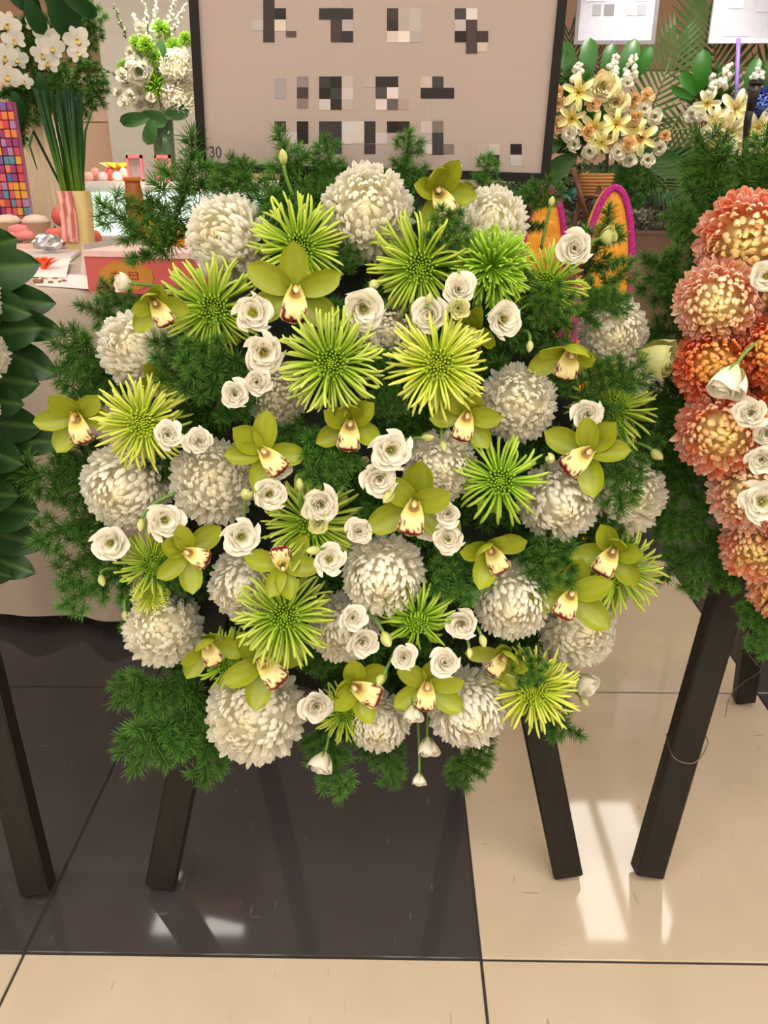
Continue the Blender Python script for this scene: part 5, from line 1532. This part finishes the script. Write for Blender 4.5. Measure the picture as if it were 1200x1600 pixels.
for i in range(7):
    for j in range(16):
        c = pal[sr.randrange(len(pal))]
        obj('block', blk, tow, mat('foil_%d_%d_%d' % c, c, .25, .15, 60, metal=.35), Matrix.Translation((-wT / 2 + wT / 7 * (i + .5), -.006 - .006 * (i % 2), hT / 16 * j)))

# ------------------------------------------------------------------ baskets, boards, hedge and arches on the other side
G3 = 'yellow and peach basket flowers'
BY = 4.55
def wall_board(x0, x1, y0, y1, Y, label, frame_rgb, pole=True):
    a, e = at(x0, y1, Y), at(x1, y1, Y); h = (at(x0, y0, Y) - a).z
    t = empty('message_board', a, label, 'sign', 'white message boards behind the baskets')
    w = (e - a).length; f_ = .018
    obj('panel', MB().box((f_ * .6, -.004, f_ * .6), (w - f_ * .6, .004, h)).mesh('panel', False), t, mat('board_white', (182, 184, 198), .6))
    for lo, hi in (((0, -.009, 0), (f_, .01, h)), ((w - f_, -.009, 0), (w, .01, h)), ((f_, -.009, 0), (w - f_, .01, f_))):
        obj('frame_strip', MB().box(lo, hi).mesh('frame_strip', False), t, mat('frame_%d' % frame_rgb[0], frame_rgb, .4))
    return t, w, h
t, w, h = wall_board(896, 1022, -120, 70, BY + .1, 'white board in a grey frame above the yellow and peach basket', (120, 116, 120))
for x, z, ww, hh, c in ((.20, .42, .10, .16, (150, 150, 158)), (.34, .42, .12, .16, (122, 122, 130)), (.62, .42, .10, .16, (176, 176, 186)), (.75, .42, .10, .16, (156, 158, 172)), (.10, .62, .25, .12, (206, 206, 216)), (.72, .62, .16, .12, (196, 198, 212))):
    obj('blurred_character', MB().box((x * w, -.006, z * .30), ((x + ww) * w, -.0045, (z + hh) * .30)).mesh('mark', False), t, mat('mark_%d' % c[0], c, .6))
t, w, h = wall_board(1106, 1240, -120, 68, BY + .1, 'white board on a purple pole above the white lily basket', (206, 206, 220))
for x, z, ww, hh, c in ((.18, .10, .28, .12, (186, 186, 200)), (.50, .45, .2, .16, (190, 190, 208)), (.18, .50, .16, .12, (196, 196, 210))):
    obj('blurred_character', MB().box((x * w, -.006, z * .30), ((x + ww) * w, -.0045, (z + hh) * .30)).mesh('mark', False), t, mat('mark_%d' % c[0], c, .6))
obj('board_pole', MB().tube([at(1154, 60, BY + .09), at(1150, 160, BY + .09), at(1144, 330, BY + .09)], [.011] * 3, 8).mesh('board_pole'), None, mat('purple_ribbon', (132, 104, 186), .5), label='slim purple pole holding the white board over the lilies', cat='pole')
obj('board_pole', MB().tube([at(956, 68, BY + .12), at(950, 200, BY + .12), at(946, 330, BY + .12)], [.008] * 3, 8).mesh('board_pole'), None, mat('grey_pole', (110, 106, 104), .5), label='thin grey pole holding the board over the yellow and peach basket', cat='pole')

data = [
 ('lily', 904, 145, 28, 'pale yellow lily at the upper corner of the peach basket'), ('lily', 893, 185, 24, 'pale yellow lily below the upper corner one'), ('lily', 928, 200, 27, 'yellow lily low in the middle of the basket'),
 ('lily', 962, 195, 25, 'yellow lily right of the basket middle'), ('lily', 1002, 215, 28, 'yellow lily at the lower outer side of the basket'), ('lily', 990, 200, 22, 'yellow lily behind the outer one'), ('lily', 940, 222, 20, 'yellow lily bud opening at the basket front'),
 ('rose', 942, 135, 25, 'large cream rose high in the basket', M_far_cream), ('rose', 963, 160, 22, 'cream rose below the large one', M_far_cream),
 ('rose', 871, 142, 11, 'peach rose at the board edge, upper', M_far_peach), ('rose', 873, 162, 13, 'peach rose at the board edge, middle', M_far_peach), ('rose', 872, 195, 14, 'orange-peach rose at the board edge, lower', M_far_peach),
 ('rose', 926, 163, 13, 'peach rose left of the cream roses', M_far_peach), ('rose', 989, 156, 13, 'peach rose right of the cream roses', M_far_peach), ('rose', 1011, 150, 12, 'peach rose near the palm leaf', M_far_peach),
 ('rose', 994, 183, 13, 'peach rose above the outer yellow lily', M_far_peach), ('rose', 918, 206, 13, 'peach rose in front of the low lily', M_far_peach), ('rose', 953, 220, 12, 'peach rose at the basket front', M_far_peach),
 ('rose', 982, 226, 13, 'peach rose under the outer lily', M_far_peach), ('rose', 1002, 214, 10, 'peach rose inside the outer lily', M_far_peach), ('rose', 943, 119, 12, 'topmost peach rose of the basket', M_far_peach), ('rose', 1040, 212, 10, 'peach rose sticking out to the palm', M_far_peach),
 ('mum', 890, 208, 13, 'white carnation below the board-edge roses'), ('mum', 898, 226, 12, 'white carnation low at the basket side'), ('mum', 922, 236, 13, 'white carnation hanging at the basket front'), ('mum', 964, 238, 13, 'white carnation under the peach roses'),
 ('mum', 984, 250, 12, 'white carnation at the very bottom of the basket'), ('mum', 1012, 250, 12, 'white carnation at the lower outer corner'), ('mum', 1022, 182, 13, 'white carnation at the outer side'), ('mum', 1006, 170, 12, 'white carnation under the palm-side rose'), ('mum', 1030, 230, 12, 'outermost white carnation of the basket'), ('mum', 886, 165, 10, 'white carnation between board-edge roses'), ('mum', 980, 130, 10, 'white carnation under the flower spikes')]
for i, r in enumerate(data):
    far_flower(r[0], r[1], r[2], BY - .10 - .05 * math.cos((r[1] - 950) / 60) + .015 * (i % 3), r[3], r[4], G3, m=r[5] if len(r) > 5 else M_yel_lily if r[0] == 'lily' else None, oy=sr.uniform(-.1, .3))
for x0, y0, x1, y1, lb in [(900, 128, 903, 98, 'short white flower spike by the board'), (956, 125, 962, 85, 'white flower spike under the grey frame'), (980, 130, 992, 84, 'tallest white flower spike of the peach basket')]:
    spike(x0, y0, x1, y1, BY - .05, 22, 9, C(244, 242, 232), lb)
for px, py, L, an, w, m, lb in [(916, 130, 62, 0, 1, None, 'broad upright leaf under the grey-framed board'), (895, 130, 60, -18, 1, None, 'upright leaf near the name board edge'), (944, 130, 55, 8, 1, None, 'upright leaf behind the topmost peach rose'), (970, 130, 62, 14, 1, None, 'upright leaf between the white spikes'), (990, 125, 50, 24, 1, M_leaf_b, 'bright upright leaf at the palm side'),
    (900, 240, 60, -130, 2, None, 'drooping leaf below the board-edge carnations'), (930, 255, 50, 175, 2, None, 'drooping leaf over the wicker bowl'), (960, 255, 50, 150, 2, None, 'drooping leaf at the back of the wicker bowl'), (1000, 240, 70, 110, 2, None, 'wide leaf reaching toward the lilies'), (880, 225, 50, -100, 2, None, 'wide leaf touching the name board frame')]:
    far_leaf(px, py, BY, L, an, w, lb, 'leaves of the peach basket', m)
bk = at(930, 303, BY + .02); q = mpp(bk)
bs = empty('wicker_basket', bk, 'woven straw bowl holding the yellow and peach flowers', 'basket')
wk = mat('wicker', (196, 140, 84), .6, .3, 40, bump=.4, stretch=(1, 1, 5))
for j in range(7):
    z = j * 4.6 * q
    r = (16 + 9 * math.sin(j / 6 * HP)) * q
    pts = [((r + .6 * q * (i % 2)) * math.cos(2 * math.pi * i / 32), (r + .6 * q * (i % 2)) * math.sin(2 * math.pi * i / 32), z) for i in range(33)]
    obj('woven_band', MB().tube(pts, [2.5 * q] * 33, 6).mesh('woven_band'), bs, wk)
obj('soil', MB().lathe([(24 * q, 24 * q), (12 * q, 27 * q), (.5 * q, 27 * q)], 16).mesh('soil'), bs, base_m)
stand_m = mat('stand_wood', (104, 64, 44), .5, .2)
def stand(p, px, Y, label):
    t = empty('flower_stand', Vector((p.x, p.y, 0)), label, 'stand', 'flower stands')
    for a in (.5, 2.6, 4.7):
        wput('leg', MB().tube([(p.x + .24 * math.cos(a), p.y + .24 * math.sin(a), 0), (p.x + .07 * math.cos(a), p.y + .07 * math.sin(a), p.z + .06)], [.012] * 2, 8), t, stand_m)
    wput('ring', MB().lathe([(.085, p.z - .02), (.10, p.z - .02), (.10, p.z - .002), (.085, p.z - .002)], 24, c=(p.x, p.y, 0)), t, stand_m)
    wput('plate', MB().lathe([(.10, p.z - .014), (.10, p.z - .006)], 24, c=(p.x, p.y, 0)), t, stand_m)
stand(bk, 930, BY, 'brown three-legged stand under the straw bowl')
obj('stand_rail', MB().tube([at(896, 262, BY - .1), at(906, 300, BY - .1), at(916, 340, BY - .1)], [.014] * 3, 8).mesh('stand_rail'), None, stand_m, label='brown slanted rail beside the straw bowl', cat='rail')

G4 = 'white lily basket flowers'
data = [('lily', 1150, 170, 30, 'upper white lily of the lily basket'), ('lily', 1140, 200, 34, 'largest white lily in the middle of the lily basket'), ('lily', 1118, 192, 26, 'white lily on the palm side'), ('lily', 1185, 200, 32, 'white lily behind the microphone'), ('lily', 1120, 222, 24, 'low white lily on the palm side of the basket'), ('lily', 1195, 215, 28, 'white lily at the picture edge'), ('lily', 1105, 160, 22, 'white lily facing up on the palm side'), ('lily', 1165, 222, 24, 'low white lily beside the microphone stem'),
 ('rose', 1080, 178, 14, 'white rose sticking out at the palm side'), ('rose', 1158, 160, 13, 'white rose left of the microphone head'), ('rose', 1106, 208, 13, 'cream rose low in the lily basket'), ('rose', 1180, 142, 10, 'white rose behind the microphone head'), ('rose', 1095, 180, 11, 'second white rose at the palm side'), ('ball', 1192, 165, 24, 'blue hydrangea behind the microphone'), ('mum', 1116, 232, 13, 'white carnation at the bottom of the lily basket'), ('mum', 1140, 230, 12, 'white carnation under the largest lily')]
for i, r in enumerate(data):
    far_flower(r[0], r[1], r[2], BY - .12 + .02 * (i % 3), r[3], r[4], G4, m=M_far_blue if r[0] == 'ball' else M_far_white if r[0] == 'rose' else None, oy=sr.uniform(-.1, .3))
for x0, y0, x1, y1, lb in [(1128, 140, 1140, 98, 'white flower spike beside the purple pole'), (1110, 150, 1116, 115, 'small white flower spike above the lilies'), (1180, 140, 1186, 105, 'white flower spike near the picture edge')]:
    spike(x0, y0, x1, y1, BY - .05, 20, 9, C(244, 242, 232), lb)
for px, py, L, an, w, m, lb in [(1095, 145, 60, -5, 1, M_leaf_b, 'bright green upright leaf of the lily basket'), (1090, 150, 45, -40, 1, M_leaf_b, 'bright green leaf leaning out'), (1085, 155, 40, -65, 0, M_leaf_b, 'narrow bright leaf low at the side'), (1105, 172, 34, -15, 0, M_leaf_b, 'slim lily bud leaf'), (1165, 140, 45, 15, 1, None, 'dark leaf behind the microphone'), (1195, 140, 50, 10, 1, None, 'dark leaf at the picture edge over the hydrangea'), (1100, 235, 60, -110, 2, None, 'dark leaf under the lily basket toward the hedge'), (1130, 245, 60, 170, 2, None, 'dark leaf hanging under the lilies'), (1160, 245, 60, 140, 2, None, 'dark leaf under the microphone stem'), (1190, 240, 60, 120, 2, None, 'dark leaf at the low picture edge')]:
    far_leaf(px, py, BY - .02, L, an, w, lb, 'leaves of the lily basket', m)
for i in range(14):
    cx = 945 if i < 8 else 1150
    fern(fmat(cx + sr.uniform(-75, 75), 190 + sr.uniform(-50, 75), BY + .06, 85, 0, 0, sr.uniform(0, 360)), 0, 0, 0, 0, 0, 'clump',
         'dark filler green deep inside the %s' % ('yellow and peach basket' if i < 8 else 'white lily basket'), 'filler green of the far baskets')
lb_ = at(1150, 300, BY + .02)
bs = empty('wicker_basket', lb_, 'woven straw bowl behind ferns under the white lilies', 'basket')
for j in range(7):
    z = j * 4.6 * q; r = (16 + 9 * math.sin(j / 6 * HP)) * q
    pts = [((r + .6 * q * (i % 2)) * math.cos(2 * math.pi * i / 32), (r + .6 * q * (i % 2)) * math.sin(2 * math.pi * i / 32), z) for i in range(33)]
    obj('woven_band', MB().tube(pts, [2.5 * q] * 33, 6).mesh('woven_band'), bs, wk)
stand(lb_, 1150, BY, 'brown three-legged stand under the white lily bowl')
# palm fronds
def palm(px, py, Y, L, ang, label, n_=15, oy=0.0, spread=.9):
    M = fmat(px, py, Y, L, 0, oy, ang)
    t = empty('palm_frond', M, label, 'palm leaf', 'palm fronds behind the baskets')
    pts = [(0, 0, 0), (.02, .5, .05), (0, 1.0, -.02)]
    obj('midrib', MB().tube(pts, [.014, .010, .004], 5, C(110, 130, 70)).mesh('midrib'), t, M_fern)
    for i in range(n_):
        f_ = .08 + .9 * i / n_
        for s_ in (-1, 1):
            l = .62 * math.sin(math.pi * (.18 + .72 * f_)) ** .8
            a = (1.15 - .75 * f_) * spread
            d = np.array([s_ * math.sin(a), math.cos(a), -.12]); nn = np.array([math.cos(a) * -s_, math.sin(a), 0]) * .020
            p = np.array([0, f_, .03])
            V = [p - nn * .5, p + nn * .5, p + d * l * .55 + nn + [0, 0, .02], p + d * l * .55 - nn + [0, 0, .02], p + d * l + [0, 0, -.04]]
            obj('leaflet', MB().add(V, [(0, 1, 2, 3), (3, 2, 4)], C(66, 92, 46)).mesh('leaflet', False), t, M_palm)
M_palm = petal_mat('palm_leaflet', (255, 255, 255), .4, .15, .1)
for a in [(1120, 190, BY + .22, 165, -12, 'tall palm frond standing beside the white board'), (1175, 190, BY + .22, 150, 28, 'palm frond behind the purple pole'), (1065, 175, BY + .03, 90, 205, 'small palm frond drooping between the baskets', 11), (1100, 200, BY, 110, -95, 'palm frond reaching sideways to the peach basket', 12), (1010, 190, BY + .22, 120, 15, 'palm frond behind the tallest spike', 12),
          (895, 170, BY + .22, 110, -8, 'palm frond partly behind the name board', 12), (1030, 240, BY, 110, 110, 'low palm frond pointing at the lily basket', 12), (1000, 250, BY, 90, 130, 'lowest palm frond over the hedge', 12), (935, 140, BY + .22, 75, -5, 'short palm frond behind the upright leaves', 10)]:
    palm(*a)
# microphone
mc = empty('microphone', at(1165, 228, 3.4), 'black microphone on a gooseneck in front of the lilies', 'microphone')
blackm = mat('mic_black', (22, 21, 22), .35, .05)
wput('gooseneck', MB().tube([at(1160, 300, 3.4), at(1165, 228, 3.4), at(1168, 190, 3.38), at(1174, 160, 3.37)], [.010, .012, .014, .014], 10), mc, blackm)
wput('body', MB().tube([at(1172, 172, 3.37), at(1178, 145, 3.365), at(1181, 133, 3.36)], [.015, .02, .024], 12), mc, mat('mic_grey', (70, 70, 74), .25, .05, metal=.6))
a, e = at(1181, 135, 3.36), at(1183, 122, 3.36)
wput('windscreen', MB().tube([a, a.lerp(e, .3), a.lerp(e, .7), e], [.022, .028, .026, .010], 12), mc, blackm)
wput('pole', MB().tube([at(1160, 300, 3.4), Vector((at(1160, 300, 3.4).x, 3.4, .02))], [.011] * 2, 10), mc, blackm)
wput('base', MB().lathe([(.13, 0), (.13, .015), (.02, .03)], 24, c=(at(1160, 300, 3.4).x, 3.4, 0.0)), mc, blackm)
# planters and hedges
PY = 4.95
px0, px1 = at(800, 300, PY).x, at(1400, 300, PY).x
def planter(z0, z1, Y, d, label, rgb):
    t = empty('planter_box', Vector(((px0 + px1) / 2, Y, z0)), label, 'planter', 'brown planter boxes')
    x = px0
    while x < px1 - .01:
        wput('panel', MB().box((x + .002, Y, z0), (min(px1, x + .6) - .002, Y + .02, z1)), t, mat('planter_%d' % rgb[0], rgb, .45, .12, 10, stretch=(.3, 1, 4)), False); x += .6
    wput('rim', MB().box((px0, Y - .008, z1), (px1, Y + .03, z1 + .02)), t, mat('planter_%d' % rgb[0], rgb, .45), False)
    wput('body', MB().box((px0, Y + .022, z0), (px1, Y + d, z1 - .03)), t, mat('planter_%d' % rgb[0], rgb, .45), False)
za, zb, zc = at(1020, 366, PY).z, at(1020, 330, PY + .25).z, at(1020, 310, PY + .25).z
planter(.25, za, PY, .24, 'long brown planter with the pale-leaved row behind the orange arch', (112, 78, 64))
planter(za - .03, zc, PY + .25, .3, 'upper brown planter with the dark hedge', (92, 62, 50))
obj('plinth', MB().box((px0, PY - .05, 0), (px1, PY + .5, .249)).mesh('plinth', False), None, mat('plinth_stone', (206, 188, 176), .4), label='pale stone plinth under the brown planters', cat='plinth')
def hedge(x0, x1, y0, y1, z0, z1, n_, rgb, rgb2, size, label, seed):
    rg = np.random.default_rng(seed); b = MB()
    for i in range(n_):
        c = np.array([rg.uniform(x0, x1), rg.uniform(y0, y1), z0 + (z1 - z0) * rg.uniform(0, 1) ** .8])
        d = rg.normal(0, 1, 3); d[2] = abs(d[2]) * .7; d /= np.linalg.norm(d); s_ = np.cross(d, rg.normal(0, 1, 3)); s_ /= np.linalg.norm(s_)
        L = size * rg.uniform(.6, 1.3)
        q_ = rg.random(); c_ = C(*rgb) * q_ + C(*rgb2) * (1 - q_)
        b.add([c, c + d * L * .5 + s_ * L * .28, c + d * L, c + d * L * .5 - s_ * L * .28], [(0, 1, 2, 3)], c_)
    return obj('hedge_foliage', b.mesh('hedge_foliage', False), None, petal_mat('hedge_leaf', rough=.4, transl=.15, var=.1), label=label, cat='hedge', kind='stuff')
hedge(px0, px1, PY + .24, PY + .55, zc, at(1020, 264, PY + .3).z + .02, 5200, (40, 84, 44), (120, 150, 110), .04, 'dark green small-leaved hedge below the flower baskets', 1)
hedge(px0, px1, PY + .03, PY + .23, za, at(1020, 332, PY).z, 3200, (90, 104, 76), (186, 186, 160), .030, 'low row of pale grey-green leaves in the lower planter', 2)
hedge(px0, px1, PY + .20, PY + .26, zc - .08, zc + .03, 500, (60, 110, 90), (110, 150, 140), .07, 'ivy leaves trailing over the upper planter rim', 3)
# orange arches with magenta tinsel border
def arch(xc, xw, ytop, Y, lean, label):
    p = at(xc, 370, Y); k = mpp(p); z1 = at(xc, ytop, Y).z
    t = empty('orange_arch', Matrix.Translation((p.x, Y, 0)) @ Matrix.Rotation(lean, 4, 'Y'), label, 'paper ornament', 'orange arches')
    w = xw * k / 2
    out = [(-w, 0.0)] + [(-w, z1 * f_) for f_ in (.2, .4, .6)] 
    n_ = 22
    hh = z1 * .36
    for i in range(n_ + 1):
        a = math.pi - math.pi * i / n_
        out.append((w * math.cos(a), z1 - hh + hh * math.sin(a) ** .8))
    out += [(w, z1 * f_) for f_ in (.6, .4, .2)] + [(w, 0.0)]
    m_ = len(out)
    cx = 0; 
    front = [(x, -.035, z) for x, z in out]; back = [(x, .035, z) for x, z in out]
    b = MB(); b.add(front + back, [tuple(range(m_)), tuple(range(m_, 2 * m_))[::-1]] + [(i, m_ + i, m_ + (i + 1) % m_, (i + 1) % m_) for i in range(m_)])
    obj('body', b.mesh('body', False), t, mat('orange_satin', (250, 160, 50), .35, .35, 26, bump=.9))
    pts = [(x, -.036, z) for x, z in out]
    obj('tinsel_border', MB().tube(pts, [.0105] * m_, 8).mesh('tinsel_border'), t, mat('magenta_tinsel', (206, 26, 150), .25, .5, 220, bump=1.0))
arch(949, 84, 293, 2.62, 0, 'larger orange satin arch with magenta tinsel border beside the brown planter')
arch(847, 78, 292, 2.78, 0, 'smaller-looking orange arch with magenta border close to the board corner')

orr = random.Random(22)
for i in range(24):          # the rest of the leafy wreath, outside the photograph
    a = i * 2.4; r = math.sqrt((i + .5) / 24)
    px, py = -330 + 320 * r * math.cos(a), 690 + 350 * r * math.sin(a)
    if px > -110: continue
    mum(WL, px, py, 66, None, None, orr.uniform(0, .03), 'white chrysanthemum of the leafy wreath beyond the picture edge', 'w', 'white chrysanthemums beyond the picture edge')
